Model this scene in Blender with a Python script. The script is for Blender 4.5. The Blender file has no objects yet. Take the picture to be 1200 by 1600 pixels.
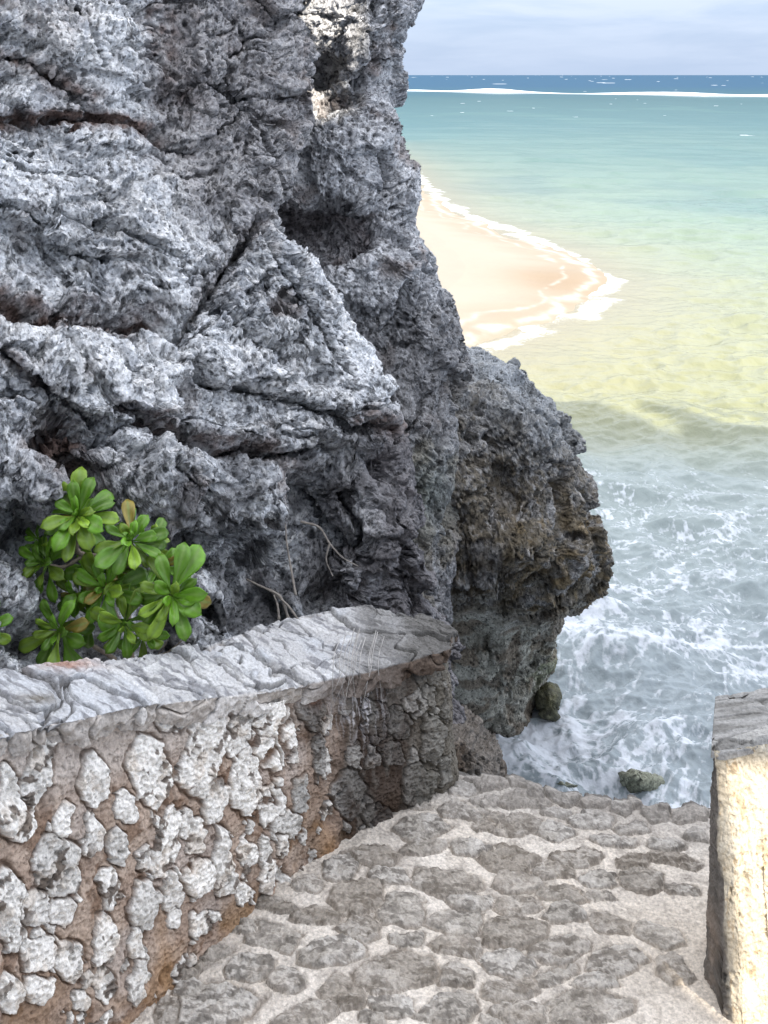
import bpy, math, random
import numpy as np
from mathutils import Vector

# ------------------------------------------------------------------ camera, sky, sun, exposure
sc = bpy.context.scene
COL = sc.collection
F, HY, CZ = 1800.0, 117.0, 4.2           # focal length in photo pixels, horizon row, eye height over the sea
cam_d = bpy.data.cameras.new('camera'); cam = bpy.data.objects.new('camera', cam_d); COL.objects.link(cam)
cam.location = (0, 0, CZ); cam.rotation_euler = (math.pi / 2, 0, 0)
cam_d.sensor_fit = 'VERTICAL'; cam_d.sensor_height = 36; cam_d.sensor_width = 27
cam_d.lens = F / 1600 * 36; cam_d.shift_y = -(800 - HY) / 1600
cam_d.clip_start = 0.05; cam_d.clip_end = 60000
sc.camera = cam

SUN_EL, SUN_AZ = 30.0, 35.0              # azimuth: degrees to the right of straight behind the camera
el, az = math.radians(SUN_EL), math.radians(SUN_AZ)
S = np.array([math.sin(az) * math.cos(el), -math.cos(az) * math.cos(el), math.sin(el)])
sd = bpy.data.lights.new('sun', 'SUN'); sd.energy = 2.0; sd.angle = math.radians(0.5); sd.color = (1.0, 0.91, 0.78)
sun = bpy.data.objects.new('sun', sd); COL.objects.link(sun)
sun.rotation_euler = Vector(-S).to_track_quat('-Z', 'Y').to_euler(); sun.location = (8, -10, 14)

w = bpy.data.worlds.new('World'); sc.world = w; w.use_nodes = True
nt = w.node_tree; nt.nodes.clear()
def N(t, kind, **kw):
    n = t.nodes.new(kind)
    for k, v in kw.items():
        if k.startswith('i_'):
            n.inputs[int(k[2:]) if k[2:].isdigit() else k[2:].replace('_', ' ')].default_value = v
        else: setattr(n, k, v)
    return n
sky = N(nt, 'ShaderNodeTexSky', sky_type='NISHITA', sun_disc=False, sun_elevation=el,
        sun_rotation=math.atan2(S[0], S[1]), altitude=0, air_density=1.0, dust_density=0.6, ozone_density=2.0)
geo = N(nt, 'ShaderNodeTexCoord'); L = nt.links.new
sep = N(nt, 'ShaderNodeSeparateXYZ'); L(geo.outputs['Generated'], sep.inputs[0])
mp = N(nt, 'ShaderNodeMapping'); mp.inputs['Scale'].default_value = (2.2, 2.2, 14.0)
nz = N(nt, 'ShaderNodeTexNoise', i_Scale=3.4, i_Detail=8.0, i_Roughness=0.56, i_Distortion=0.25)
L(geo.outputs['Generated'], mp.inputs['Vector']); L(mp.outputs[0], nz.inputs['Vector'])
def ramp(stops):
    r = N(nt, 'ShaderNodeValToRGB'); e = r.color_ramp.elements
    while len(e) < len(stops): e.new(.5)
    for x, (p, c) in zip(e, stops): x.position = p; x.color = tuple(c) + (1,)
    return r
low = ramp([(0.0, (.43, .525, .69)), (.06, (.41, .51, .70)), (.18, (.36, .48, .76)), (.5, (.30, .45, .85))]); L(sep.outputs['Z'], low.inputs[0])     # marine haze near the horizon
lowg = N(nt, 'ShaderNodeVectorMath', operation='SCALE'); lowg.inputs['Scale'].default_value = 1.85; L(low.outputs[0], lowg.inputs[0])
kz = ramp([(0.0, (0, 0, 0)), (.10, (.05, .05, .05)), (.45, (1, 1, 1)), (1, (1, 1, 1))]); L(sep.outputs['Z'], kz.inputs[0])
m1_ = N(nt, 'ShaderNodeMix', data_type='RGBA'); L(kz.outputs[0], m1_.inputs['Factor']); L(lowg.outputs[0], m1_.inputs['A']); L(sky.outputs[0], m1_.inputs['B'])
cf = ramp([(.36, (0, 0, 0)), (.60, (.95, .95, .95))]); L(nz.outputs['Fac'], cf.inputs[0])
cc_ = ramp([(0.0, (.27, .30, .355)), (.08, (.275, .305, .355)), (.25, (1, .97, .94)), (.6, (1, .97, .93))]); L(sep.outputs['Z'], cc_.inputs[0])
ccg = N(nt, 'ShaderNodeVectorMath', operation='SCALE'); ccg.inputs['Scale'].default_value = 4.6; L(cc_.outputs[0], ccg.inputs[0])
zc = ramp([(.12, (0, 0, 0)), (.5, (.55, .55, .55))]); L(sep.outputs['Z'], zc.inputs[0])
hz = ramp([(0.0, (.15, .15, .15)), (.03, (.35, .35, .35)), (.09, (1, 1, 1)), (1, (1, 1, 1))]); L(sep.outputs['Z'], hz.inputs[0])
cm_ = N(nt, 'ShaderNodeMath', operation='MULTIPLY'); L(cf.outputs[0], cm_.inputs[0]); L(hz.outputs[0], cm_.inputs[1])
m2_ = N(nt, 'ShaderNodeMix', data_type='RGBA'); mxm = N(nt, 'ShaderNodeMath', operation='MAXIMUM'); L(cm_.outputs[0], mxm.inputs[0]); L(zc.outputs[0], mxm.inputs[1]); L(mxm.outputs[0], m2_.inputs['Factor']); L(m1_.outputs['Result'], m2_.inputs['A']); L(ccg.outputs[0], m2_.inputs['B'])
bg = N(nt, 'ShaderNodeBackground', i_Strength=0.15); ow = N(nt, 'ShaderNodeOutputWorld')
L(m2_.outputs['Result'], bg.inputs['Color']); L(bg.outputs[0], ow.inputs[0])

sc.view_settings.view_transform = 'Standard'; sc.view_settings.look = 'None'
sc.view_settings.exposure = 2.2; sc.view_settings.gamma = 1.0
try: sc.view_settings.use_curve_mapping = False
except Exception: pass
sc.render.engine = 'CYCLES'
sc.cycles.max_bounces = 5; sc.cycles.diffuse_bounces = 3; sc.cycles.glossy_bounces = 2
sc.cycles.transmission_bounces = 2; sc.cycles.use_denoising = True

# ------------------------------------------------------------------ numeric helpers
rng = np.random.default_rng(7)
f32 = np.float32
def at(px, py, Y):
    px, py, Y = np.broadcast_arrays(np.asarray(px, float), np.asarray(py, float), np.asarray(Y, float))
    return np.stack([(px - 600) / F * Y, Y, CZ - (py - HY) / F * Y], -1)
def on_z(px, py, z):
    Y = (CZ - z) * F / (np.asarray(py, float) - HY)
    return at(px, py, Y)
def sstep(a, b, x):
    t = np.clip((x - a) / (b - a), 0, 1); return t * t * (3 - 2 * t)
_G = np.random.default_rng(1).normal(size=(256, 3)); _G = (_G / np.linalg.norm(_G, axis=1)[:, None]).astype(f32)
def _hash(i, j, k, seed):
    h = i.astype(np.uint32) * np.uint32(374761393) + j.astype(np.uint32) * np.uint32(668265263) + k.astype(np.uint32) * np.uint32(2246822519) + np.uint32((seed * 3266489917) & 0xffffffff)
    h = (h ^ (h >> np.uint32(13))) * np.uint32(1274126177); return h ^ (h >> np.uint32(16))
def perlin(p, seed=0):
    sh = p.shape[:-1]; p = p.reshape(-1, 3)
    fl = np.floor(p); f = (p - fl).astype(f32); i = fl.astype(np.int64)
    u = f * f * f * (f * (f * 6 - 15) + 10)
    r = np.zeros(len(p), f32)
    for dx in (0, 1):
        wx = u[:, 0] if dx else 1 - u[:, 0]
        for dy in (0, 1):
            wy = wx * (u[:, 1] if dy else 1 - u[:, 1])
            for dz in (0, 1):
                wz = wy * (u[:, 2] if dz else 1 - u[:, 2])
                g = _G[_hash(i[:, 0] + dx, i[:, 1] + dy, i[:, 2] + dz, seed) & np.uint32(255)]
                r += wz * (g[:, 0] * (f[:, 0] - dx) + g[:, 1] * (f[:, 1] - dy) + g[:, 2] * (f[:, 2] - dz))
    return (r * 1.5).reshape(sh)
def fbm(p, o=4, seed=0, gain=0.5, lac=2.03):
    a, r, q = 1.0, 0, p
    for k in range(o):
        r = r + a * perlin(q, seed + k * 17); a *= gain; q = q * lac + 3.7
    return r
def ridged(p, o=4, seed=0, gain=0.5, lac=2.03):
    a, r, q = 1.0, 0, p
    for k in range(o):
        r = r + a * (1 - 2 * np.abs(perlin(q, seed + k * 17))); a *= gain; q = q * lac + 3.7
    return r
def worley(p, seed=0, jit=0.9):
    sh = p.shape[:-1]; p = p.reshape(-1, 3); fl = np.floor(p); f = (p - fl).astype(f32); i = fl.astype(np.int64)
    d1 = np.full(len(p), 9, f32); d2 = d1.copy(); idd = np.zeros(len(p), np.uint32)
    for dx in (-1, 0, 1):
        for dy in (-1, 0, 1):
            for dz in (-1, 0, 1):
                h = _hash(i[:, 0] + dx, i[:, 1] + dy, i[:, 2] + dz, seed)
                ox = dx + .5 + jit * ((h & np.uint32(1023)).astype(f32) / 1023 - .5) - f[:, 0]
                oy = dy + .5 + jit * (((h >> np.uint32(10)) & np.uint32(1023)).astype(f32) / 1023 - .5) - f[:, 1]
                oz = dz + .5 + jit * (((h >> np.uint32(20)) & np.uint32(1023)).astype(f32) / 1023 - .5) - f[:, 2]
                d = ox * ox + oy * oy + oz * oz
                m = d < d1
                d2 = np.where(m, d1, np.minimum(d2, d)); idd = np.where(m, h, idd); d1 = np.where(m, d, d1)
    rnd = ((idd * np.uint32(2654435761)) >> np.uint32(8)).astype(f32) / float(1 << 24)
    return np.sqrt(d1).reshape(sh), np.sqrt(d2).reshape(sh), rnd.reshape(sh)
def segdist(x, y, pts, closed=False):
    d = np.full(np.shape(x), 1e9); pts = list(pts)
    if closed: pts = pts + pts[:1]
    for (ax, ay), (bx, by) in zip(pts[:-1], pts[1:]):
        vx, vy = bx - ax, by - ay; t = np.clip(((x - ax) * vx + (y - ay) * vy) / (vx * vx + vy * vy + 1e-12), 0, 1)
        d = np.minimum(d, np.hypot(x - ax - t * vx, y - ay - t * vy))
    return d
def inside(x, y, pts):
    r = np.zeros(np.shape(x), bool); n = len(pts)
    for k in range(n):
        (ax, ay), (bx, by) = pts[k], pts[(k + 1) % n]
        c = ((ay > y) != (by > y)) & (x < (bx - ax) * (y - ay) / (by - ay + 1e-12) + ax); r ^= c
    return r
def smooth1(a, n):
    k = np.hanning(n + 2)[1:-1]; k /= k.sum(); return np.convolve(np.pad(a, (n // 2, n - 1 - n // 2), mode='edge'), k, 'valid')
def gridnormals(P):
    du = np.gradient(P, axis=0); dv = np.gradient(P, axis=1); n = np.cross(du, dv)
    return n / (np.linalg.norm(n, axis=-1, keepdims=True) + 1e-12)
def mixc(a, b, t):
    return a + (np.asarray(b, float) - a) * t[..., None]

# ------------------------------------------------------------------ object helpers
def link(o, parent=None, label=None, cat=None, group=None, kind=None):
    COL.objects.link(o)
    if parent is not None: o.parent = parent
    if label: o['label'] = label
    if cat: o['category'] = cat
    if group: o['group'] = group
    if kind: o['kind'] = kind
    return o
def thing(name, loc, **kw):
    o = bpy.data.objects.new(name, None); o.location = loc; o.empty_display_size = .2
    return link(o, **kw)
def mesh_obj(name, V, faces, mat, col=None, parent=None, smooth=True, origin=(0, 0, 0), attrs=None, **kw):
    me = bpy.data.meshes.new(name)
    V = np.ascontiguousarray(np.asarray(V, float).reshape(-1, 3) - np.asarray(origin), f32)
    faces = np.ascontiguousarray(faces, np.int32); k = faces.shape[1]
    me.vertices.add(len(V)); me.vertices.foreach_set('co', V.ravel())
    me.loops.add(faces.size); me.loops.foreach_set('vertex_index', faces.ravel())
    me.polygons.add(len(faces)); me.polygons.foreach_set('loop_start', np.arange(0, faces.size, k, dtype=np.int32))
    me.polygons.foreach_set('use_smooth', np.full(len(faces), smooth))
    if col is not None:
        a = me.color_attributes.new('col', 'FLOAT_COLOR', 'POINT'); c = np.ones((len(V), 4), f32); c[:, :3] = np.clip(col.reshape(-1, 3), 0, 1)
        a.data.foreach_set('color', c.ravel())
    for nm, v in (attrs or {}).items():
        a = me.attributes.new(nm, 'FLOAT', 'POINT'); a.data.foreach_set('value', np.ascontiguousarray(v, f32).ravel())
    me.materials.append(mat); me.update(calc_edges=True); me.validate()
    o = bpy.data.objects.new(name, me)
    if parent is None: o.location = origin
    return link(o, parent=parent, **kw)
def gridfaces(n, m, closed=False):
    a = np.arange(n * m).reshape(n, m)
    if closed: a = np.concatenate([a, a[:, :1]], 1)
    return np.stack([a[:-1, :-1], a[:-1, 1:], a[1:, 1:], a[1:, :-1]], -1).reshape(-1, 4)
def orient(P, Fc, toward):
    """flip the faces of a grid when they look away from a point that sees its front"""
    n = np.cross(P.reshape(-1, 3)[Fc[:, 1]] - P.reshape(-1, 3)[Fc[:, 0]], P.reshape(-1, 3)[Fc[:, 3]] - P.reshape(-1, 3)[Fc[:, 0]])
    c = P.reshape(-1, 3)[Fc[:, 0]]
    return Fc[:, ::-1] if np.sum(n * (np.asarray(toward) - c)) < 0 else Fc

# ------------------------------------------------------------------ materials
def mat_vcol(name, rough=0.9, bump=0.4, scale=60, spec=0.25, speck=0.25, dist=0.004, pits=0.0):
    """base colour from the mesh's own colour attribute, broken up by fine mineral speckle, with a fine grain and pitted bump"""
    m = bpy.data.materials.new(name); m.use_nodes = True; t = m.node_tree; b = t.nodes['Principled BSDF']
    a = N(t, 'ShaderNodeVertexColor', layer_name='col'); tc = N(t, 'ShaderNodeTexCoord')
    n1 = N(t, 'ShaderNodeTexNoise', i_Scale=scale, i_Detail=4.0, i_Roughness=0.6)
    n2 = N(t, 'ShaderNodeTexNoise', i_Scale=scale * 1.3, i_Detail=6.0, i_Roughness=0.75)
    mr = N(t, 'ShaderNodeMapRange'); mr.inputs[1].default_value = .36; mr.inputs[2].default_value = .64; mr.inputs[3].default_value = 1 - speck; mr.inputs[4].default_value = 1 + speck
    mu = N(t, 'ShaderNodeVectorMath', operation='SCALE'); bp = N(t, 'ShaderNodeBump', i_Strength=bump, i_Distance=dist)
    vo = N(t, 'ShaderNodeTexVoronoi', i_Scale=scale * .9, i_Randomness=1.0); vr = N(t, 'ShaderNodeMapRange'); vr.inputs[1].default_value = .05; vr.inputs[2].default_value = .45; vr.inputs[3].default_value = -1.0 * pits; vr.inputs[4].default_value = 0
    ad = N(t, 'ShaderNodeMath', operation='ADD'); dv = N(t, 'ShaderNodeVectorMath', operation='MULTIPLY_ADD'); dv.inputs[1].default_value = (.02, .02, .02)
    for x, y in ((tc.outputs['Object'], n1.inputs['Vector']), (tc.outputs['Object'], n2.inputs['Vector']), (n2.outputs['Fac'], mr.inputs[0]), (n1.outputs['Color'], dv.inputs[0]), (tc.outputs['Object'], dv.inputs[2]),
                 (dv.outputs[0], vo.inputs['Vector']), (vo.outputs['Distance'], vr.inputs[0]), (n1.outputs['Fac'], ad.inputs[0]), (vr.outputs[0], ad.inputs[1]),
                 (a.outputs['Color'], mu.inputs[0]), (mr.outputs[0], mu.inputs['Scale']), (mu.outputs[0], b.inputs['Base Color']),
                 (ad.outputs[0], bp.inputs['Height']), (bp.outputs[0], b.inputs['Normal'])): t.links.new(x, y)
    if pits > 1:                                                     # dark dots painted into the colour as shade inside small pits
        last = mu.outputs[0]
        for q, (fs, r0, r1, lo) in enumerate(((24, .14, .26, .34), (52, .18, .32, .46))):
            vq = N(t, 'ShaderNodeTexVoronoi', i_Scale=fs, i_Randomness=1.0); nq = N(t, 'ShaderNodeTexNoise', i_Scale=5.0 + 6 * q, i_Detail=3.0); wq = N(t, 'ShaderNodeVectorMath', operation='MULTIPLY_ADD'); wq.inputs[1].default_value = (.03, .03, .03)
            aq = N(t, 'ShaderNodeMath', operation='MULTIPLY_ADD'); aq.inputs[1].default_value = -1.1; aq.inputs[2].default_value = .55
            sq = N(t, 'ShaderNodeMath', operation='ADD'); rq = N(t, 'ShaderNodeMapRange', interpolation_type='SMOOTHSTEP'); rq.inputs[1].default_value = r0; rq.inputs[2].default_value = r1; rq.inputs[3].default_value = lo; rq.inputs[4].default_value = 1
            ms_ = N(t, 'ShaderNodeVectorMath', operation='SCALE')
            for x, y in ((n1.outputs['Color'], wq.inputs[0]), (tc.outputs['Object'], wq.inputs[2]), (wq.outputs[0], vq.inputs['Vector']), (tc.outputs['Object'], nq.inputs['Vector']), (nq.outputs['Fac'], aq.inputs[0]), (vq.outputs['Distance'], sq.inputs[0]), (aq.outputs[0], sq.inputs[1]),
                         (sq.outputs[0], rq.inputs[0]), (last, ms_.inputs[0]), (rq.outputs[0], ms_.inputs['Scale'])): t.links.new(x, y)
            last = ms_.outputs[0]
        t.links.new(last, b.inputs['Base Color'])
    b.inputs['Roughness'].default_value = rough; b.inputs['Specular IOR Level'].default_value = spec
    return m
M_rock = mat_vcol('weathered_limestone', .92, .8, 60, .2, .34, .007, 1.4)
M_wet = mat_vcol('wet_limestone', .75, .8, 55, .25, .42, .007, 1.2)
M_wall = mat_vcol('rubble_masonry', .95, .7, 80, .15, .25, .004, .8)
M_path = mat_vcol('cobbled_paving', .85, .8, 70, .25, .30, .006, .4)
M_sand = mat_vcol('beach_sand', .8, .15, 40, .2, .06)
M_root = mat_vcol('dry_wood', .85, .4, 60, .2, .2)
M_leaf = mat_vcol('glossy_leaf', .33, .12, 40, .5, .12)
_b = M_leaf.node_tree.nodes['Principled BSDF']
_tr = N(M_leaf.node_tree, 'ShaderNodeBsdfTranslucent'); _mxs = N(M_leaf.node_tree, 'ShaderNodeMixShader', i_Fac=.25)
_vc = [n for n in M_leaf.node_tree.nodes if n.type == 'VERTEX_COLOR'][0]; _o = [n for n in M_leaf.node_tree.nodes if n.type == 'OUTPUT_MATERIAL'][0]
M_leaf.node_tree.links.new(_vc.outputs[0], _tr.inputs[0]); M_leaf.node_tree.links.new(_b.outputs[0], _mxs.inputs[1]); M_leaf.node_tree.links.new(_tr.outputs[0], _mxs.inputs[2]); M_leaf.node_tree.links.new(_mxs.outputs[0], _o.inputs[0])

def sea_material():
    m = bpy.data.materials.new('sea_water'); m.use_nodes = True; t = m.node_tree; b = t.nodes['Principled BSDF']
    a = N(t, 'ShaderNodeVertexColor', layer_name='col'); fo = N(t, 'ShaderNodeAttribute', attribute_name='foam'); tc = N(t, 'ShaderNodeTexCoord')
    n1 = N(t, 'ShaderNodeTexNoise', i_Scale=7.0, i_Detail=6.0, i_Roughness=.62); n2 = N(t, 'ShaderNodeTexNoise', i_Scale=26.0, i_Detail=5.0, i_Roughness=.7)
    th = N(t, 'ShaderNodeMath', operation='ADD'); mr = N(t, 'ShaderNodeMapRange', interpolation_type='SMOOTHSTEP')
    sc_ = N(t, 'ShaderNodeMath', operation='MULTIPLY_ADD'); sc_.inputs[1].default_value = .8; sc_.inputs[2].default_value = -.40
    mr.inputs[1].default_value = .18; mr.inputs[2].default_value = .85
    mc = N(t, 'ShaderNodeMix', data_type='RGBA'); mc.inputs['B'].default_value = (.54, .57, .61, 1)
    rr = N(t, 'ShaderNodeMapRange'); rr.inputs[3].default_value = .16; rr.inputs[4].default_value = .8
    bp = N(t, 'ShaderNodeBump', i_Strength=.7, i_Distance=.03); bp2 = N(t, 'ShaderNodeBump', i_Strength=.3, i_Distance=.01)
    for x, y in ((tc.outputs['Object'], n1.inputs['Vector']), (tc.outputs['Object'], n2.inputs['Vector']), (n2.outputs['Fac'], sc_.inputs[0]), (sc_.outputs[0], th.inputs[0]),
                 (fo.outputs['Fac'], th.inputs[1]), (th.outputs[0], mr.inputs[0]), (mr.outputs[0], mc.inputs['Factor']), (a.outputs[0], mc.inputs['A']),
                 (mc.outputs['Result'], b.inputs['Base Color']), (mr.outputs[0], rr.inputs[0]), (rr.outputs[0], b.inputs['Roughness']),
                 (n1.outputs['Fac'], bp.inputs['Height']), (mr.outputs[0], bp2.inputs['Height']), (bp.outputs[0], bp2.inputs['Normal']), (bp2.outputs[0], b.inputs['Normal'])): t.links.new(x, y)
    b.inputs['IOR'].default_value = 1.33; b.inputs['Specular IOR Level'].default_value = .45
    df = N(t, 'ShaderNodeBsdfDiffuse', i_Roughness=.3); ms = N(t, 'ShaderNodeMixShader'); out = [n for n in t.nodes if n.type == 'OUTPUT_MATERIAL'][0]   # far off the waves hide their mirror-like slopes
    t.links.new(mc.outputs['Result'], df.inputs['Color']); t.links.new(bp2.outputs[0], df.inputs['Normal'])
    at_ = N(t, 'ShaderNodeAttribute', attribute_name='swell'); t.links.new(at_.outputs['Fac'], ms.inputs[0]); t.links.new(df.outputs[0], ms.inputs[1]); t.links.new(b.outputs[0], ms.inputs[2]); t.links.new(ms.outputs[0], out.inputs[0])
    return m
M_sea = sea_material()

# ------------------------------------------------------------------ rock relief shared by every rock
def facets(P, freq, slope, seed):
    """every cell of a random mosaic is a plane of its own tilt: angular broken rock (metres)"""
    sh = P.shape[:-1]; p = (P * freq).reshape(-1, 3); fl = np.floor(p); f = (p - fl).astype(f32); i = fl.astype(np.int64)
    best = np.full(len(p), 9, f32); val = np.zeros(len(p), f32)
    for dx in (-1, 0, 1):
        for dy in (-1, 0, 1):
            for dz in (-1, 0, 1):
                h = _hash(i[:, 0] + dx, i[:, 1] + dy, i[:, 2] + dz, seed)
                o = np.stack([dx + .5 + .9 * ((h & np.uint32(1023)).astype(f32) / 1023 - .5) - f[:, 0], dy + .5 + .9 * (((h >> np.uint32(10)) & np.uint32(1023)).astype(f32) / 1023 - .5) - f[:, 1], dz + .5 + .9 * (((h >> np.uint32(20)) & np.uint32(1023)).astype(f32) / 1023 - .5) - f[:, 2]], -1)
                d = (o * o).sum(1); m = d < best
                g = _G[(h ^ (h >> np.uint32(9))) & np.uint32(255)]
                val = np.where(m, -(o * g).sum(1) + .15 * g[:, 0], val); best = np.where(m, d, best)
    return (val * slope / freq).reshape(sh)
def bedded(P, seed, tilt, stretch):
    c, s = math.cos(tilt), math.sin(tilt)
    Q = np.stack([P[..., 0] * c - P[..., 2] * s, P[..., 1], (P[..., 0] * s + P[..., 2] * c) * stretch], -1)   # bedding dips to the right
    wv = np.stack([perlin(P * 2.1, seed + 91), perlin(P * 2.1, seed + 92), perlin(P * 2.1, seed + 93)], -1) * .16
    wv2 = np.stack([perlin(P * 9, seed + 94), perlin(P * 9, seed + 95), perlin(P * 9, seed + 96)], -1) * .045
    return Q + wv + wv2, wv2
def coarse(P, seed=0, big=.09, block=.05, tilt=.45, stretch=1.5):
    """lumps and tilted blocks with open joints, metres"""
    Q, _ = bedded(P, seed, tilt, stretch)
    d = big * fbm(P * 1.3, 3, seed + 1)
    f1, f2, rid = worley(Q * 2.4, seed + 2)
    d = d + block * (rid - .5) * 1.0 - block * 1.2 * (1 - sstep(0, .07, f2 - f1)) * sstep(-.1, .3, perlin(P * 2.2, seed + 3) + .1)
    d = d + blur(facets(Q, 2.4, .17, seed + 2) + facets(Q, 5.5, .20, seed + 4), 6)
    f1, f2, rid = worley(Q * 5.5, seed + 4)
    return d - block * .5 * (1 - sstep(0, .09, f2 - f1)) * sstep(-.2, .3, perlin(P * 4, seed + 10))
def karst(P, seed=0, rug=.03, pit=.03, fine=.012, tilt=.45, stretch=1.5):
    """angular chips, sharp ridges, solution pits of three sizes and grain, metres"""
    Q, wv2 = bedded(P, seed, tilt, stretch)
    d = facets(Q, 10, .19, seed + 12) + facets(Q + .5 * wv2, 26, .13, seed + 13)
    d = d + rug * .22 * (ridged(Q * 9, 3, seed + 5, .5) - 1.0)
    g = sstep(-.25, .25, fbm(P * 3.1, 3, seed + 6)); E = Q * np.array([.8, 1, 1.0])
    f1, _, rid = worley(E * 11 + wv2 * 22, seed + 7)
    d = d - pit * 1.5 * (.15 + .85 * g) * (1 - sstep(.20, .40, f1)) * sstep(.45, .85, rid)
    f1, _, rid = worley(E * 25 + wv2 * 34, seed + 8)
    d = d - pit * .85 * (1 - sstep(.22, .42, f1)) * sstep(.3, .75, rid) * (.35 + .65 * g)
    f1, _, rid = worley(P * 50, seed + 11)
    d = d - pit * .42 * (1 - sstep(.2, .46, f1)) * sstep(.1, .7, rid) * (.45 + .55 * g)
    return d + fine * .22 * (ridged(P * 30, 3, seed + 9, .55) - .8)
def relief(P, seed=0, big=.09, block=.05, rug=.035, pit=.022, fine=.008, tilt=0.45, stretch=1.5):
    return coarse(P, seed, big, block, tilt, stretch) + karst(P, seed, rug, pit, fine, tilt, stretch)
def blur(a, k=2):
    for _ in range(k):
        for ax in (0, 1):
            p = np.pad(a, [(1, 1) if q == ax else (0, 0) for q in range(a.ndim)], mode='edge')
            a = (np.take(p, range(0, a.shape[ax]), ax) + 2 * a + np.take(p, range(2, a.shape[ax] + 2), ax)) / 4
    return a
def even_out(P, *ex):
    """slide the grid lines along the surface so that steep walls get as many vertices as flat faces"""
    A = np.concatenate([P] + [e[..., None] for e in ex], -1)
    for ax in (0, 1):
        if ax: A = A.swapaxes(0, 1)
        dl = np.linalg.norm(np.diff(A[..., :3], axis=0), axis=-1)
        for _ in range(10):
            p = np.pad(dl, ((1, 1), (3, 3)), mode='edge'); p = (p[:-2] + 2 * p[1:-1] + p[2:]) / 4
            dl = (p[:, :-6] + p[:, 1:-5] + p[:, 2:-4] + p[:, 3:-3] + p[:, 4:-2] + p[:, 5:-1] + p[:, 6:]) / 7
        dl = dl + .25 * dl.mean(0, keepdims=True)
        cum = np.concatenate([np.zeros((1, dl.shape[1])), np.cumsum(dl, 0)]); B = np.empty_like(A); n = A.shape[0]; idx = np.arange(n)
        for c in range(A.shape[1]):
            q = np.interp(np.linspace(0, cum[-1, c], n), cum[:, c], idx); i0 = np.minimum(q.astype(int), n - 2); f = (q - i0)[:, None]
            B[:, c] = A[i0, c] * (1 - f) + A[i0 + 1, c] * f
        A = B.swapaxes(0, 1) if ax else B
    return [A[..., :3]] + [A[..., 3 + k] for k in range(len(ex))]
def lift(P, d, front, *ex):
    """first pass: move the smooth surface by the coarse relief; returns the new surface and its softened normals"""
    n = gridnormals(P)
    if front(n) > 0: n = -n
    P1 = P + n * d[..., None]; sg = np.sign(np.sum(gridnormals(P1) * n))
    out = even_out(P1, *ex); P1 = out[0]; n1 = blur(gridnormals(P1) * sg, 4); n1 = n1 / (np.linalg.norm(n1, axis=-1, keepdims=True) + 1e-9)
    return [P1, n1] + out[1:]
front_sheet = lambda n: np.mean(n[:, : n.shape[1] // 2, 1])
front_blob = lambda n: n[n.shape[0] // 2, n.shape[0] // 2, 1]
def rock_colour(P, seed=0, light=(.50, .52, .55), mid=(.30, .31, .33), dark=(.11, .11, .115), rust=(.20, .14, .11), b_dark=.0):
    base = np.broadcast_to(np.asarray(mid, float), P.shape).copy()
    n = fbm(P * 2.3, 4, seed + 30); n2 = fbm(P * 11, 4, seed + 31, .6); n3 = fbm(P * 42, 3, seed + 32, .7)
    base = mixc(base, light, sstep(-.3, .3, n * .5 + n2 * .5 + n3 * .35 + .1 - b_dark))
    base = mixc(base, dark, sstep(.08, .42, n2 * .35 + n3 * .65 - n * .2 + b_dark) * .85)
    base = mixc(base, np.minimum(np.asarray(light, float) * 1.35, .8), sstep(.15, .5, fbm(P * 30 + 4, 3, seed + 34, .65) + .4 * n2) * .8)
    return mixc(base, rust, sstep(.3, .75, fbm(P * 3.3 + 9, 3, seed + 33) + b_dark * .4) * .5)

# ------------------------------------------------------------------ the sea cliff (three parts, one thing)
cliff = thing('sea_cliff', (-1.0, 5.0, 0), label='tall grey pitted limestone sea cliff rising behind the low wall', cat='cliff')
CO = np.array(cliff.location)

def sheet(py, e, Lpx, face, wpx, R, n1, n2, n3):
    """rows at photo heights py; each row runs along the face, turns the corner at column e and goes back"""
    th = np.linspace(0, math.pi, n2 + 1)[1:]; a = np.linspace(0, 1, n1); back = np.linspace(0, 1, n3 + 1)[1:]
    E = e[:, None]; px1 = Lpx + (E - wpx - Lpx) * a[None]; px2 = E - wpx + wpx * np.sin(th)[None]; px3 = E - wpx - 260 * back[None] + 0 * E
    px = np.concatenate([px1, px2, px3], 1); PY = np.repeat(py[:, None], px.shape[1], 1)
    Ye = face(E - wpx, py[:, None])
    Y = np.concatenate([face(px1, PY[:, :n1]), Ye + R * (1 - np.cos(th))[None], Ye + 2 * R + .5 * back[None]], 1)
    front = np.concatenate([np.ones(n1), 1 - sstep(.5, 1.6, th), np.zeros(n3)])[None] + 0 * px
    return px, PY, at(px, PY, Y), front
def gauss(px, py, cx, cy, rx, ry, rot=0):
    c, s = math.cos(math.radians(rot)), math.sin(math.radians(rot)); x, y = px - cx, py - cy
    u, v = (x * c + y * s) / rx, (-x * s + y * c) / ry
    return np.exp(-(u * u + v * v))
def crack(px, py, pts, wd, depth, lip=0.0):
    """open joint; the stone above it stands out by lip"""
    d = segdist(px, py, pts); r = -depth * .55 * np.exp(-(d / wd) ** 2) - depth * .9 * np.exp(-(d / (wd * .42)) ** 2)
    if lip:
        ys = np.interp(px, [p[0] for p in pts], [p[1] for p in pts]); sg = ys - py
        inx = sstep(pts[0][0] - 25, pts[0][0] + 10, px) * (1 - sstep(pts[-1][0] - 10, pts[-1][0] + 25, px))
        r = r + lip * inx * np.where(sg > 0, np.exp(-(sg / (wd * 5)) ** 2), -.8 * np.exp(-(sg / (wd * 4)) ** 2))
    return r
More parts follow.
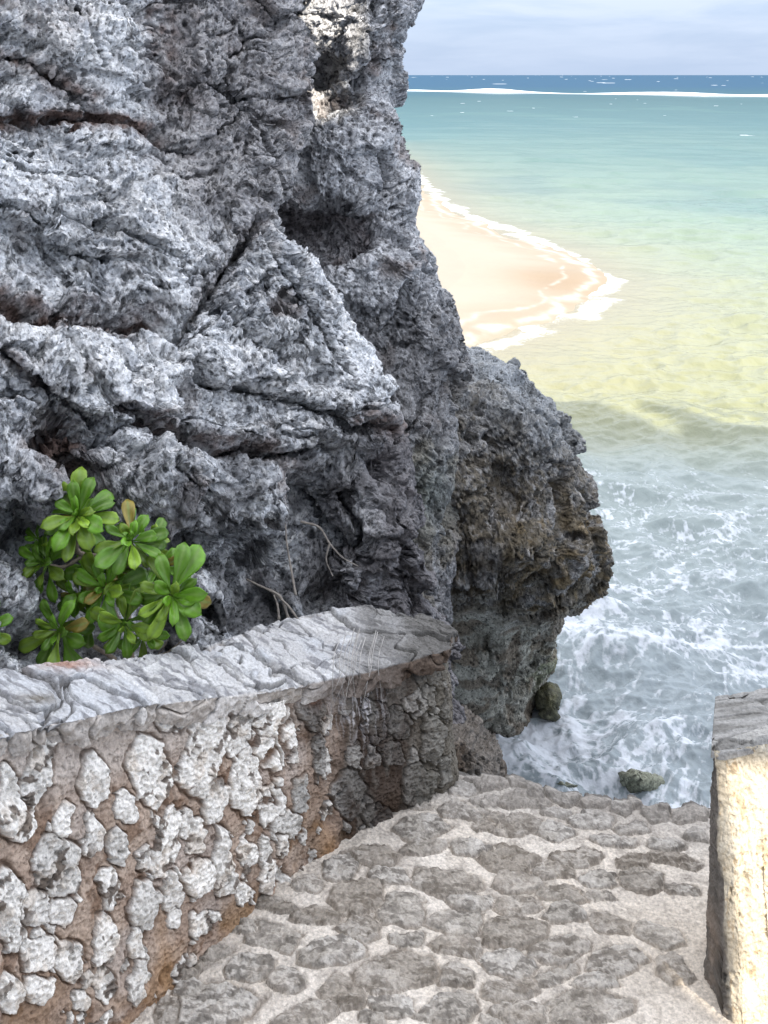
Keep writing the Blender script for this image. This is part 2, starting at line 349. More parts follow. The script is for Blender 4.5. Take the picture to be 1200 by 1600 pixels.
def finish(name, P1, n1, d, col, mat, parent, org, **kw):
    P2 = P1 + n1 * d[..., None]
    return mesh_obj(name, P2, orient(P2, gridfaces(*P2.shape[:2]), (0, 0, CZ)), mat, col, parent, origin=org, **kw)

# --- front face
py = np.linspace(-330, 1130, 1000)
eA = smooth1(np.interp(py, [-330, 0, 150, 250, 330, 365, 400, 450, 520, 600, 680, 760, 830, 900, 960, 1000, 1130],
                       [476, 468, 463, 448, 432, 436, 465, 505, 550, 588, 620, 640, 655, 676, 690, 696, 700]), 23)
JOINTS = [([(288, 518), (318, 472), (345, 432), (375, 392), (402, 345)], 9, .22, 0),
          ([(0, 458), (60, 480), (110, 470), (170, 478), (250, 480), (290, 515)], 9, .10, .06),
          ([(0, 543), (35, 575), (75, 600), (130, 640), (165, 672), (190, 692)], 6, .10, .04),
          ([(180, 632), (240, 652), (300, 668), (340, 685), (430, 708), (500, 690)], 7, .13, .06),
          ([(20, 182), (80, 178), (150, 184), (205, 190), (255, 214), (300, 235)], 7, .06, .02),
          ([(0, 85), (60, 98), (110, 140), (150, 182)], 6, .05, .012),
          ([(0, 828), (60, 815), (130, 790), (230, 815), (300, 838), (360, 835), (420, 815)], 12, .16, .09),
          ([(310, 560), (350, 600), (430, 610), (490, 640), (560, 660), (612, 668)], 6, .07, .05),
          ([(255, 720), (290, 742), (330, 752)], 4, .06, .02),
          ([(120, 5), (140, 45), (155, 75), (160, 100)], 3, .04, 0),
          ([(370, 870), (420, 840), (480, 830), (560, 850)], 9, .15, .05),
          ([(550, 770), (560, 830), (575, 880), (570, 950)], 7, .14, 0),
          ([(400, 350), (425, 400), (455, 440), (500, 520), (540, 590)], 5, .05, 0),
          ([(0, 250), (60, 268), (120, 262)], 4, .05, .02), ([(0, 325), (40, 335), (90, 372), (140, 400), (200, 410)], 4, .06, .03)]
def faceA(px, py):
    Y = 3.45 + .0023 * np.maximum(px, -250) + (1000 - py) * .00082
    k = (px - 288) * .80 + (py - 515)                                 # above the joint the upper face sits back
    Y = Y + .11 * sstep(40, -110, py - np.interp(px, [-300, 0, 290, 402, 460], [440, 465, 505, 350, 320]))
    Y = Y - .16 * gauss(px, py, 330, 590, 190, 110, 25) - .15 * gauss(px, py, 120, 560, 150, 70, 25) - .22 * gauss(px, py, 260, 730, 190, 60, 10)
    Y = Y + .30 * gauss(px, py, 100, 860, 190, 60) + .20 * gauss(px, py, 450, 880, 60, 70) - .14 * gauss(px, py, 470, 910, 34, 34) - .12 * gauss(px, py, 400, 930, 30, 26) - .1 * gauss(px, py, 550, 900, 26, 50) - .22 * gauss(px, py, 300, 910, 62, 70) - .1 * gauss(px, py, 40, 760, 40, 40)
    Y = Y - .18 * gauss(px, py, 610, 840, 45, 90, -10) - .1 * gauss(px, py, 150, 330, 120, 90, 20) - .1 * gauss(px, py, 130, 60, 120, 60)
    Y = Y + .12 * gauss(px, py, 265, 110, 40, 120)
    return Y
px, PY, P, fr = sheet(py, eA, -330, faceA, 70, .24, 660, 90, 10)
d = coarse(P, 3, .09, .055)
for pts, wd, dep, lip in JOINTS:
    wx = px + 9 * perlin(P * 7, 201); wy = PY + 9 * perlin(P * 7, 202)
    d = d + crack(wx, wy, pts, wd, dep, lip) * fr
# hollows in the face
HOL = [(92, 692, 42, 32, .46, 20), (120, 760, 30, 22, .25, 0), (255, 212, 12, 12, .16, 0), (500, 790, 32, 46, .42, 20), (522, 905, 20, 46, .40, 15), (430, 915, 36, 40, .34, 0), (480, 940, 20, 24, .25, 0), (600, 730, 22, 14, .2, 0), (250, 850, 60, 14, .2, 5), (330, 845, 40, 12, .18, 5),
       (300, 615, 22, 14, .10, 20), (370, 735, 15, 18, .07, 0), (200, 470, 40, 10, .06, 0), (20, 790, 26, 20, .2, 0), (60, 1000, 60, 24, .16, 0), (370, 960, 46, 20, .15, 0),
       (555, 665, 30, 10, .12, 0), (215, 588, 16, 9, .06, 25), (130, 300, 14, 8, .05, 20), (165, 355, 20, 6, .05, 20), (100, 345, 14, 9, .05, 0), (440, 545, 22, 14, .06, 30)]
for cx, cy, rx, ry, dep, rot in HOL:
    d = d - dep * gauss(wx, wy, cx, cy, rx, ry, rot) ** .8 * fr
P, N1, px, PY, fr = lift(P, d, front_sheet, px, PY, fr)
wx = px + 9 * perlin(P * 7, 201); wy = PY + 9 * perlin(P * 7, 202)
col = rock_colour(P, 3, light=(.66, .675, .695), mid=(.40, .415, .44), dark=(.085, .088, .094))
white = np.maximum.reduce([gauss(wx, wy, 110, 60, 130, 80), .7 * gauss(wx, wy, 240, 330, 120, 110), .75 * gauss(wx, wy, 110, 540, 170, 60, 20), .5 * gauss(wx, wy, 420, 560, 90, 60), .6 * gauss(wx, wy, 60, 640, 80, 40)])
col = mixc(col, (.80, .79, .775), white * sstep(-.35, .25, fbm(P * 14, 3, 76, .65)) * .75)
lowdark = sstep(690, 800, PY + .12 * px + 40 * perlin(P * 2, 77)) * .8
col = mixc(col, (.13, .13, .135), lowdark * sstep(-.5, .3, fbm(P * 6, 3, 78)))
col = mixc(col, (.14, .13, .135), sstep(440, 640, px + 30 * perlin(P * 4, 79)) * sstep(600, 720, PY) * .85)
brown = np.zeros_like(px)
for pts, wdt, am in (([(20, 182), (80, 178), (200, 190), (260, 214)], 11, .85), ([(255, 20), (270, 110), (285, 160)], 26, .55), ([(0, 458), (60, 480), (170, 478), (250, 490)], 13, .7), ([(0, 85), (60, 100), (140, 150)], 16, .55),
                     ([(95, 690), (110, 740)], 38, .8), ([(300, 615), (310, 620)], 14, .5), ([(180, 632), (300, 668), (430, 708)], 9, .5), ([(0, 545), (75, 600)], 9, .5), ([(560, 650), (610, 670)], 14, .5), ([(300, 480), (400, 350)], 12, .3)):
    brown = np.maximum(brown, am * np.exp(-(segdist(wx, wy, pts) / (1.25 * wdt)) ** 2))
col = mixc(col, (.15, .105, .09), np.clip(1.35 * brown * (.9 + .8 * perlin(P * 20, 80)), 0, 1))
col = mixc(col, (.20, .18, .175), .6 * sstep(200, 300, px + 40 * perlin(P * 3, 81)) * sstep(420, 300, PY))
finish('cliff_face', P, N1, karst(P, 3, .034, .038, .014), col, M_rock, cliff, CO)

# --- the column behind it
py = np.linspace(-330, 1180, 900)
eB = smooth1(np.interp(py, [-330, -60, 0, 55, 150, 250, 320, 345, 430, 510, 560, 640, 760, 850, 950, 1180],
                       [740, 668, 648, 624, 619, 629, 646, 643, 688, 714, 722, 722, 716, 702, 692, 700]), 25)
def faceB(px, py):
    Y = 5.2 + (px - 450) * .0011 + (1000 - py) * .00062
    Y = Y + .30 * gauss(px, py, 505, 110, 34, 60) - .16 * gauss(px, py, 545, 40, 34, 70, 15) - .10 * gauss(px, py, 490, 20, 30, 40) + .3 * gauss(px, py, 505, 340, 55, 34) - .14 * gauss(px, py, 560, 420, 70, 50)
    Y = Y - .12 * gauss(px, py, 520, 210, 50, 50) + .12 * gauss(px, py, 600, 250, 22, 30) - .15 * gauss(px, py, 680, 700, 60, 100) + .1 * gauss(px, py, 640, 900, 60, 80)
    return Y
px, PY, P, fr = sheet(py, eB, 330, faceB, 80, .40, 300, 130, 20)
d = coarse(P, 41, .06, .045, .15, 1.1)
wx = px + 9 * perlin(P * 7, 211); wy = PY + 9 * perlin(P * 7, 212)
for pts, wd, dep, lip in [([(440, 330), (470, 350), (520, 368), (570, 355)], 12, .12, .08), ([(455, 150), (500, 158), (545, 140)], 7, .08, .05), ([(540, 20), (530, 70), (545, 130)], 6, .09, 0),
                          ([(600, 240), (610, 275), (600, 300)], 9, .08, 0), ([(480, 500), (540, 560), (620, 640)], 6, .07, 0), ([(720, 560), (700, 640), (715, 720)], 7, .06, 0), ([(470, 190), (455, 260), (450, 320)], 6, .08, 0)]:
    d = d + crack(wx, wy, pts, wd, dep, lip) * fr
for cx, cy, rx, ry, dep, rot in [(500, 100, 20, 30, .12, 0), (475, 345, 26, 16, .14, 0), (605, 262, 14, 18, .08, 0), (500, 390, 22, 30, .1, 0), (660, 620, 24, 30, .08, 0)]:
    d = d - dep * gauss(wx, wy, cx, cy, rx, ry, rot) * fr
P, N1, px, PY = lift(P, d, front_sheet, px, PY)
wx = px + 9 * perlin(P * 7, 211); wy = PY + 9 * perlin(P * 7, 212)
col = rock_colour(P, 44, light=(.50, .505, .52), mid=(.30, .305, .32), dark=(.10, .10, .105), b_dark=.03)
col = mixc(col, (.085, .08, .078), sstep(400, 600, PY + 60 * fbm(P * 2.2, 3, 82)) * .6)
col = mixc(col, (.20, .175, .13), sstep(560, 660, PY) * sstep(-.05, .35, fbm(P * 2.6, 3, 83)) * .6)
col = mixc(col, (.26, .28, .25), gauss(wx, wy, 675, 770, 42, 60) * .7)
col = mixc(col, (.12, .09, .085), np.clip(np.exp(-(segdist(wx, wy, [(450, 330), (560, 350)]) / 24) ** 2), 0, 1) * .7)
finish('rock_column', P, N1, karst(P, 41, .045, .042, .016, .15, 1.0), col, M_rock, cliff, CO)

# --- rounded blobs with a traced outline and a true depth
def blob(outline, centre, face, D, n, tmax=1.45, seed=0, rk=None, Dback=None):
    u = np.linspace(-1, 1, n); U, V = np.meshgrid(u, u, indexing='ij')
    x = U * np.sqrt(1 - V * V / 2); y = V * np.sqrt(1 - U * U / 2); rho = np.hypot(x, y); phi = np.arctan2(y, x)
    ph = np.linspace(-math.pi, math.pi, 721); o = outline + outline[:1]; cx, cy = centre; rad = np.zeros(721)
    for k, a in enumerate(ph):
        dx, dy = math.cos(a), math.sin(a)
        for (ax, ay), (bx, by) in zip(o[:-1], o[1:]):
            ex, ey = bx - ax, by - ay; den = dx * ey - dy * ex
            if abs(den) < 1e-9: continue
            t = ((ax - cx) * ey - (ay - cy) * ex) / den; q = ((ax - cx) * dy - (ay - cy) * dx) / den
            if t > 0 and -1e-6 <= q <= 1 + 1e-6: rad[k] = max(rad[k], t)
    k = np.hanning(13); k /= k.sum(); rad = np.convolve(np.concatenate([rad[-7:-1], rad, rad[1:7]]), k, 'valid')
    R = np.interp(phi, ph, rad); th = rho * tmax * math.pi / 2
    px = cx + R * np.sin(th) * np.cos(phi); py = cy + R * np.sin(th) * np.sin(phi)
    Y = face(px, py) + D * (1 - np.cos(th))
    return px, py, at(px, py, Y)
outC = [(600, 470), (735, 540), (770, 546), (812, 566), (828, 592), (862, 630), (886, 690), (903, 735), (922, 805), (945, 850), (957, 886), (943, 922), (900, 938), (872, 956),
        (862, 1000), (864, 1040), (846, 1060), (838, 1085), (832, 1125), (820, 1240), (560, 1240), (560, 800)]
def faceC(px, py):
    Y = 6.05 + .95 * sstep(900, 1010, py) + .25 * sstep(1010, 1120, py) + .5 * sstep(640, 540, py) + (px - 720) * .0012
    Y = Y - .22 * gauss(px, py, 820, 850, 90, 60) - .12 * gauss(px, py, 850, 700, 70, 70) + .15 * gauss(px, py, 780, 760, 30, 60)
    return Y + .18 * gauss(px, py, 740, 990, 60, 40)
px, PY, P = blob(outC, (770, 850), faceC, .75, 620)
knob = sstep(560, 640, PY) * sstep(980, 930, PY)
d = coarse(P, 61, .06, .05, -.2, 1.0)
f1, f2, _ = worley(P * 11 + .3 * np.stack([perlin(P * 9, 221), perlin(P * 9, 222), perlin(P * 9, 223)], -1), 225)
d = d + .045 * (.5 - np.minimum(f1, .9)) * knob
f1, f2, _ = worley(P * 24, 226); d = d + .02 * (.5 - np.minimum(f1, .9)) * knob
d = np.where(PY > 960, d * .8, d)
P, N1, px, PY = lift(P, d, front_blob, px, PY)
col = rock_colour(P, 64, light=(.26, .255, .25), mid=(.16, .14, .11), dark=(.05, .048, .046), rust=(.13, .10, .06), b_dark=.05)
col = mixc(col, (.30, .33, .36), sstep(690, 590, PY - .55 * (px - 770) + 40 * fbm(P * 3, 3, 84)) * .6)
alg = sstep(720, 860, PY + 60 * fbm(P * 2.5, 3, 85))
col = mixc(col, (.085, .068, .042), alg * sstep(-.2, .3, fbm(P * 7, 3, 86)) * .8)
col = mixc(col, (.21, .155, .08), alg * sstep(.0, .45, fbm(P * 9, 3, 87)) * .7 * sstep(760, 860, px))
under = sstep(935, 985, PY + 30 * fbm(P * 4, 3, 88) + .12 * (px - 800))
col = mixc(col, (.46, .455, .40), under * (.75 + .3 * fbm(P * 6, 3, 89)).clip(0, 1))
col = mixc(col, (.17, .135, .10), under * sstep(-.05, .3, fbm(P * 5 + 4, 4, 90)) * .8)
col = mixc(col, (.11, .135, .06), under * sstep(815, 850, px) * sstep(1000, 1050, PY) * .7 * sstep(-.2, .2, fbm(P * 8, 3, 97)))
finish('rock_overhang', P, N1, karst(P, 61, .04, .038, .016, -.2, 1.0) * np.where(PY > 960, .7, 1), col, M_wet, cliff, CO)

# ------------------------------------------------------------------ loose rocks
def rock_thing(name, outline, centre, Y, D, seed, cols, n, amp, label, group=None, mat=None):
    px, PY, P = blob(outline, centre, lambda a, b: Y + 0 * a, D, n, tmax=1.7)
    d = coarse(P * 1.6, seed, .05, .05) * amp
    P, N1 = lift(P, d, front_blob)
    col = rock_colour(P * 1.5, seed, *cols)
    if name == 'surf_rock' and Y < 7: P = P - np.array([0, 0, .05])
    c = P.reshape(-1, 3); org = np.array([c[:, 0].mean(), c[:, 1].mean(), c[:, 2].min()])
    return finish(name, P, N1, karst(P * 1.3, seed) * amp, col, mat or M_wet, None, org, label=label, cat='rock', group=group)
brownset = ((.16, .14, .12), (.10, .085, .07), (.045, .04, .036), (.12, .08, .05))
rock_thing('shore_rock', [(640, 1120), (705, 1120), (740, 1135), (765, 1160), (782, 1195), (786, 1222), (770, 1330), (620, 1330)], (700, 1210), 5.35, .45, 301, brownset, 200, .9,
           'dark brown boulder wedged behind the end of the low wall')
greenset = ((.24, .25, .19), (.12, .125, .09), (.06, .06, .045), (.14, .13, .06))
rock_thing('surf_rock', [(845, 1206), (866, 1202), (888, 1204), (905, 1209), (914, 1214), (900, 1240), (850, 1230)], (878, 1212), 6.85, .35, 302, greenset, 90, .35,
           'smaller greenish rock awash in foam nearest the boulder', 'rocks awash in the surf')
rock_thing('surf_rock', [(955, 1192), (978, 1191), (1005, 1197), (1030, 1204), (1045, 1209), (1030, 1235), (960, 1220)], (995, 1202), 6.9, .4, 303, greenset, 110, .45,
           'larger streaked green rock awash in the surf near the pillar', 'rocks awash in the surf')
rock_thing('surf_rock', [(838, 1080), (856, 1070), (868, 1072), (876, 1082), (880, 1095), (874, 1130), (838, 1130)], (858, 1100), 7.6, .4, 304,
           ((.10, .10, .065), (.062, .062, .045), (.035, .04, .025), (.12, .11, .05)), 110, .6, 'small dark mossy rock against the foot of the overhang', 'rocks awash in the surf')

# ------------------------------------------------------------------ low rubble wall beside the path
PZ = 1.6
wall = thing('stone_wall', (-.3, 4.0, PZ), label='low rubble wall of white stones in brown mortar beside the path', cat='wall')
WO = np.array(wall.location)
# plan of the front: photo columns with distances; base row and top row of the front, back row of the coping
k_px = np.array([-420, -200, 0, 200, 300, 380, 480, 560, 630, 684, 696])
k_Y = np.array([2.05, 2.42, 2.836, 3.18, 3.40, 3.58, 3.83, 3.99, 4.10, 4.18, 4.23])
k_top = np.array([1190, 1160, 1140, 1098, 1086, 1078, 1062, 1046, 1028, 1012, 1006])
k_back = np.array([1100, 1075, 1052, 1030, 1012, 990, 958, 948, 962, 985, 996])
ns = 900
sx = np.linspace(-420, 696, ns); fY = smooth1(np.interp(sx, k_px, k_Y), 41); ftop = smooth1(np.interp(sx, k_px, k_top), 61); fback = smooth1(np.interp(sx, k_px, k_back), 41)
frontX = (sx - 600) / F * fY
topZ = CZ - (ftop - HY) / F * fY
backY = np.maximum((CZ - topZ) * F / (fback - HY), fY + .03); backX = (sx - 600) / F * backY
# the end turns the corner and runs back
na = 90; q = np.linspace(0, 1, na + 1)[1:]
cx_, cy_ = frontX[-1], fY[-1]
endX = cx_ + .03 * np.sin(q * math.pi) - .10 * q * q; endY = cy_ + .20 * q
fX = np.concatenate([frontX, endX]); fYY = np.concatenate([fY, endY]); tZ = np.concatenate([topZ, np.full(na, topZ[-1])])
nv = 420
h = np.linspace(-.10, 1, nv)
lip = .012
bX, bY = fX, fYY
Pm = np.zeros((len(fX), nv, 3))
base_in = .03 * (1 - h)                                             # slight batter
nx = np.gradient(fYY); ny = -np.gradient(fX); nl = np.hypot(nx, ny); nx, ny = nx / nl, ny / nl
flipn = np.where(ny * -1 > 0, 1, 1)
Pm[..., 0] = fX[:, None] + nx[:, None] * base_in[None]; Pm[..., 1] = fYY[:, None] + ny[:, None] * base_in[None]
Pm[..., 2] = PZ + h[None] * (tZ[:, None] - .05 - PZ)
mpx = 600 + Pm[..., 0] / Pm[..., 1] * F; mpy = HY + (CZ - Pm[..., 2]) / Pm[..., 1] * F
sdist = np.concatenate([[0], np.cumsum(np.hypot(np.diff(fX), np.diff(fYY)))])
# stones as seen on the face: centre, width, height (photo pixels), lean
def poly_e(u, v, k, n=7):
    q = np.random.default_rng(900 + k); a = np.linspace(0, 2 * math.pi, n, endpoint=False) + q.uniform(-.35, .35, n); r = q.uniform(.80, 1.04, n); e = 0
    for ai, ri in zip(a, r): e = np.maximum(e, (u * math.cos(ai) + v * math.sin(ai)) / ri)
    return e + .10 * (np.hypot(u, v) - e)
ST = []
for cx, cy, w_, h_, r in [(165, 500, 100, 280, 18), (95, 740, 60, 130, 25), (40, 620, 95, 270, 0), (620, 500, 150, 290, -8), (390, 540, 110, 190, 10), (385, 770, 60, 170, 5), (850, 420, 140, 330, 14), (985, 340, 100, 200, 18), (1150, 330, 130, 300, 5),
        (1030, 530, 105, 300, 4), (900, 620, 80, 190, 15), (690, 780, 90, 280, 12), (800, 750, 80, 170, -8), (930, 870, 80, 250, -5), (1025, 840, 55, 180, 0), (490, 810, 85, 150, 0), (600, 860, 70, 110, 0), (455, 980, 75, 150, 0),
        (600, 1050, 115, 190, 8), (570, 1200, 70, 140, 0), (240, 890, 160, 230, 0), (140, 1060, 130, 140, 0), (260, 1080, 100, 120, 0), (280, 1280, 110, 170, -10), (430, 1200, 95, 190, 0), (440, 1380, 80, 130, 0), (40, 1080, 120, 340, -4),
        (40, 1420, 90, 150, 0), (160, 1250, 150, 130, 0), (830, 940, 100, 150, 12), (840, 1130, 100, 100, 0), (720, 1010, 70, 180, 0), (720, 265, 120, 130, 0), (830, 190, 100, 110, 0), (430, 250, 110, 130, 0), (320, 270, 90, 110, 0),
        (1130, 640, 85, 190, 0), (1085, 240, 80, 140, 0), (730, 1110, 50, 90, 0), (880, 1110, 60, 60, 0), (150, 1400, 110, 110, 0), (520, 640, 60, 130, -20), (260, 700, 50, 150, 10), (230, 250, 90, 90, 0), (1180, 760, 60, 150, 0),
        (1120, 930, 70, 150, 0), (60, 230, 120, 100, 0), (330, 1450, 90, 80, 0), (1010, 1000, 60, 90, 0)]:
    ST.append((cx * .375, 1020 + cy * .375, w_ * .375, h_ * .375, r, 1.0 if cx not in (490, 600, 240, 140) else .75))
for cx, cy, w_, h_, r, b in [(110, 690, 160, 350, 5, .95), (150, 1180, 130, 180, 8, .6), (320, 800, 60, 230, 0, .35), (500, 1010, 170, 240, 0, .3), (700, 800, 120, 120, 30, .35), (920, 330, 90, 170, 5, .5), (910, 490, 65, 110, 0, .5),
        (920, 720, 100, 260, 5, .5), (1000, 560, 55, 150, 0, .45), (995, 880, 65, 160, 0, .5), (850, 960, 160, 200, 0, .35), (850, 390, 55, 140, -8, .5), (760, 640, 110, 150, 0, .3), (300, 560, 120, 200, 0, .3), (620, 620, 120, 200, 0, .3), (650, 1120, 150, 120, 0, .25), (80, 1050, 90, 160, 0, .55), (230, 1000, 80, 200, 0, .35)]:
    ST.append((400 + cx * .3, 940 + cy * .3, w_ * .3, h_ * .3, r, b))
for cx, cy, w_, h_, r in [(-60, 1290, 60, 120, 0), (-150, 1340, 80, 120, 0), (-60, 1460, 80, 120, 0), (-160, 1500, 90, 130, 0), (-260, 1400, 80, 150, 0), (-120, 1220, 60, 80, 0)]: ST.append((cx, cy, w_, h_, r, 1))
wob = np.stack([perlin(Pm * 14, 401), perlin(Pm * 14, 402)], -1) * 8 + np.stack([perlin(Pm * 36, 403), perlin(Pm * 36, 404)], -1) * 6
best = np.full(mpx.shape, 9.0); bestb = best.copy(); bri = np.zeros(mpx.shape); sid = np.zeros(mpx.shape)
fx = mpx + wob[..., 0]; fy = mpy + wob[..., 1]
mainpart = (np.arange(len(fX)) < ns)[:, None]
for k, (cx, cy, w_, h_, r, b) in enumerate(ST):
    c, s = math.cos(math.radians(r)), math.sin(math.radians(r)); x, y = fx - cx, fy - cy
    u = (x * c + y * s) / (w_ * .60); v = (-x * s + y * c) / (h_ * .57); e = poly_e(u, v, k)
    m = (e < best); bestb = np.where(m, best, np.minimum(bestb, e)); best = np.where(m, e, best); bri = np.where(m, b, bri); sid = np.where(m, k, sid)
fs1, fs2, frd = worley(np.stack([Pm[..., 0] * 15 + wob[..., 0] * .05, Pm[..., 1] * 15, Pm[..., 2] * 10 + wob[..., 1] * .05], -1), 409)
fill = (best > 1.12) & (frd > .5) & (h[None] < .84)
best = np.where(best < 1, np.maximum(best, 1.10 - (bestb - best) * 1.3), best)
best = np.where(fill, np.minimum(best, fs1 / .40 + .02), best); bri = np.where(fill, .55 + .4 * frd, bri); sid = np.where(fill, frd * 97, sid)
stone = sstep(1.04, .97, best) * np.where(mainpart, 1, .0)
dome = np.sqrt(np.clip(1 - best ** 2, 0, 1))
f1, _, rid = worley(Pm * 30 + wob[..., :1] * .12, 410); f1b, _, ridb = worley(Pm * 75, 411)
pitted = sstep(-.1, .4, perlin(Pm * 5, 412) + .15)
dm = .012 * fbm(Pm * 7, 3, 413) + .005 * fbm(Pm * 50, 3, 414)
dm = dm + stone * (.004 + .002 * dome + .006 * (np.modf(sid * .37)[0] - .5) + blur(facets(Pm, 11, .08, 418), 2) + facets(Pm, 30, .11, 419) + .003 * ridged(Pm * np.array([30, 30, 18]), 3, 415)
                   - .030 * pitted * (1 - sstep(.2, .4, f1)) * sstep(.4, .8, rid) - .010 * (1 - sstep(.1, .5, f1b)))
dm = dm - (1 - stone) * .006 * (1 - sstep(.1, .5, f1b)) - .014 * np.exp(-((best - 1.07) / .06) ** 2)
dm = dm - .03 * (1 - sstep(.1, .45, worley(Pm * 9, 416)[0])) * sstep(.1, .4, perlin(Pm * 4, 417))
mort = mixc(np.broadcast_to(np.array([.385, .29, .228]), Pm.shape).copy(), (.49, .385, .31), sstep(-.2, .4, fbm(Pm * 6, 3, 420)))
mort = mixc(mort, (.20, .12, .075), sstep(.1, .5, fbm(Pm * 9, 4, 421, .6)) * .75)
mort = mixc(mort, (.52, .46, .42), sstep(.1, .5, fbm(Pm * 4 + 5, 3, 422)) * .55)
mort = mixc(mort, (.55, .49, .44), sstep(.76, .9, h)[None] * .75 + 0 * mpx)
mort = mixc(mort, (.30, .17, .07), sstep(.25, .0, h)[None] * sstep(-.1, .4, fbm(Pm * 5, 3, 423)) * .7)
stc = mixc(np.broadcast_to(np.array([.92, .885, .83]), Pm.shape).copy(), (.78, .71, .63), sstep(.1, .6, fbm(Pm * 12, 4, 424, .6)))
stc = mixc(stc, (.12, .085, .06), sstep(.30, .40, fbm(Pm * 24, 3, 425, .55)) * .85 * pitted)
stc = stc * (.25 + .75 * bri)[..., None] * (.88 + .14 * np.modf(sid * .618)[0])[..., None]
mort = mixc(mort, (.13, .08, .05), np.exp(-((best - 1.06) / .07) ** 2) * .6)
mort = mixc(mort, (.34, .20, .10), sstep(.5, .05, h)[None] * sstep(0, .4, fbm(Pm * 3.5, 3, 429)) * .7)
cw = mixc(mort, (0, 0, 0), stone) + stc * stone[..., None]
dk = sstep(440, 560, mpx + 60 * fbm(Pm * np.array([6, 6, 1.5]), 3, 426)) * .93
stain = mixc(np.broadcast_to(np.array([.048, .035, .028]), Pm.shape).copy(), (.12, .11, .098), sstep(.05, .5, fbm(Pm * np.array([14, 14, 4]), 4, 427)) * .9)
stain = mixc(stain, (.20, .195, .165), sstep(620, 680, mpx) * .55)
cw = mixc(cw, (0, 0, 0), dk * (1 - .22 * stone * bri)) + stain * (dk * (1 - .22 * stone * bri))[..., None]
cw = mixc(cw, (.28, .09, .03), gauss(fx, fy, 480, 1078, 26, 18) * .8)
drip = sstep(.15, .45, ridged(Pm * np.array([55, 55, 5]), 2, 428) - .8) * gauss(mpx, mpy, 560, 1090, 32, 55)
cw = mixc(cw, (.55, .53, .54), np.clip(drip * 1.3, 0, 1))
nn = np.stack([nx, ny, 0 * nx], -1)[:, None, :]
# make the outward normal look at the camera side
if np.mean(nn[:ns, 0, 1]) > 0: nn = -nn
Pm2 = Pm + nn * dm[..., None]
Fc = gridfaces(*Pm2.shape[:2]); Fc = orient(Pm2[:ns], gridfaces(ns, nv), (0, 0, CZ)) if False else Fc
Fc = orient(Pm2, Fc, (0, 0, CZ))
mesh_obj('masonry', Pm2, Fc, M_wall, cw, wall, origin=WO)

# coping: lip, rounded arris, top, back
bX2 = np.concatenate([backX, np.linspace(backX[-1], endX[-1] - .005, na)]); bY2 = np.concatenate([backY, np.maximum(np.linspace(backY[-1], endY[-1] + .005, na), endY + .004)])
m1, m2, m3 = 46, 250, 30
rows = []
nxy = nn[:, 0, :2]
for t in np.linspace(0, 1, m1):                                     # lip, bottom to top
    zz = tZ - .072 + .066 * t; off = lip + .016 * math.sin(t * math.pi * .5 + .3)
    rows.append(np.stack([fX + nxy[:, 0] * off, fYY + nxy[:, 1] * off, zz], -1))
for t in np.linspace(0, 1, m2 + 1)[1:]:                             # top
    o = (lip + .016) * (1 - t)
    rows.append(np.stack([fX + (bX2 - fX) * t + nxy[:, 0] * o, fYY + (bY2 - fYY) * t + nxy[:, 1] * o, tZ - .006 + .006 * min(1, t * 12) ], -1))
for t in np.linspace(0, 1, m3 + 1)[1:]:
    r = rows[-1].copy() if t == 1 / m3 else r.copy(); r[:, 2] -= .02; r[:, 1] += .0015; rows.append(r)
Pc = np.stack(rows, 1)
lipn = .022 * fbm(np.stack([sdist * 7, 0 * sdist, 0 * sdist], -1), 4, 446, .6)
Pc[:, :m1, 2] += lipn[:, None] * np.linspace(1, 0, m1)[None]
topm = np.concatenate([np.zeros(m1), np.ones(m2), np.zeros(m3)])[None, :] + np.zeros((len(fX), 1))
cpx = 600 + Pc[..., 0] / Pc[..., 1] * F; cpy = HY + (CZ - Pc[..., 2]) / Pc[..., 1] * F
# riven slabs: long thin cells running obliquely across the top
ang = math.radians(18)
gx = Pc[..., 0] * math.cos(ang) - Pc[..., 1] * math.sin(ang) ; gy = Pc[..., 0] * math.sin(ang) + Pc[..., 1] * math.cos(ang)
G2 = np.stack([gx * 3.2, gy * 6.2, Pc[..., 2] * 3], -1) + .9 * np.stack([perlin(Pc * 7, 431), perlin(Pc * 7, 432), 0 * gx], -1)
f1, f2, rid = worley(G2, 433)
f1s, f2s, rids = worley(G2 * np.array([1.6, 2.6, 1]) + 7, 434)
grain = np.stack([gx * 9, gy * 42, Pc[..., 2] * 30], -1)
dc = .026 * (rid - .5) - .020 * (1 - sstep(0, .05, f2 - f1)) + topm * (.006 * (rids - .5) - .003 * (1 - sstep(0, .10, f2s - f1s))) + topm * .0035 * ridged(grain * .55, 3, 435, .6) + .004 * fbm(Pc * 45, 3, 436)
lipm = 1 - topm
dc = dc + lipm * (.016 * fbm(Pc * 9, 3, 437) - .014 * (1 - sstep(.1, .5, worley(Pc * 26, 438)[0])))
nc = gridnormals(Pc)
if np.mean(nc[:ns, m1 + 10:m1 + 200, 2]) < 0: nc = -nc
Pc2 = Pc + nc * dc[..., None]
cc = mixc(np.broadcast_to(np.array([.46, .455, .455]), Pc.shape).copy(), (.48, .49, .51), sstep(-.1, .5, fbm(Pc * 5, 3, 440) + .5 * (rid - .5)))
cc = mixc(cc, (.62, .615, .61), sstep(.55, .75, rids) * .6)
cc = mixc(cc, (.20, .20, .21), sstep(.1, .35, perlin(grain, 441) + .6 * perlin(grain * .4 + 3, 442)) * .75)
cc = mixc(cc, (.17, .16, .15), (1 - sstep(0, .05, f2 - f1)) * .6 + .25 * topm * (1 - sstep(0, .05, f2s - f1s)))
cc = mixc(cc, (.48, .42, .36), lipm * .7)
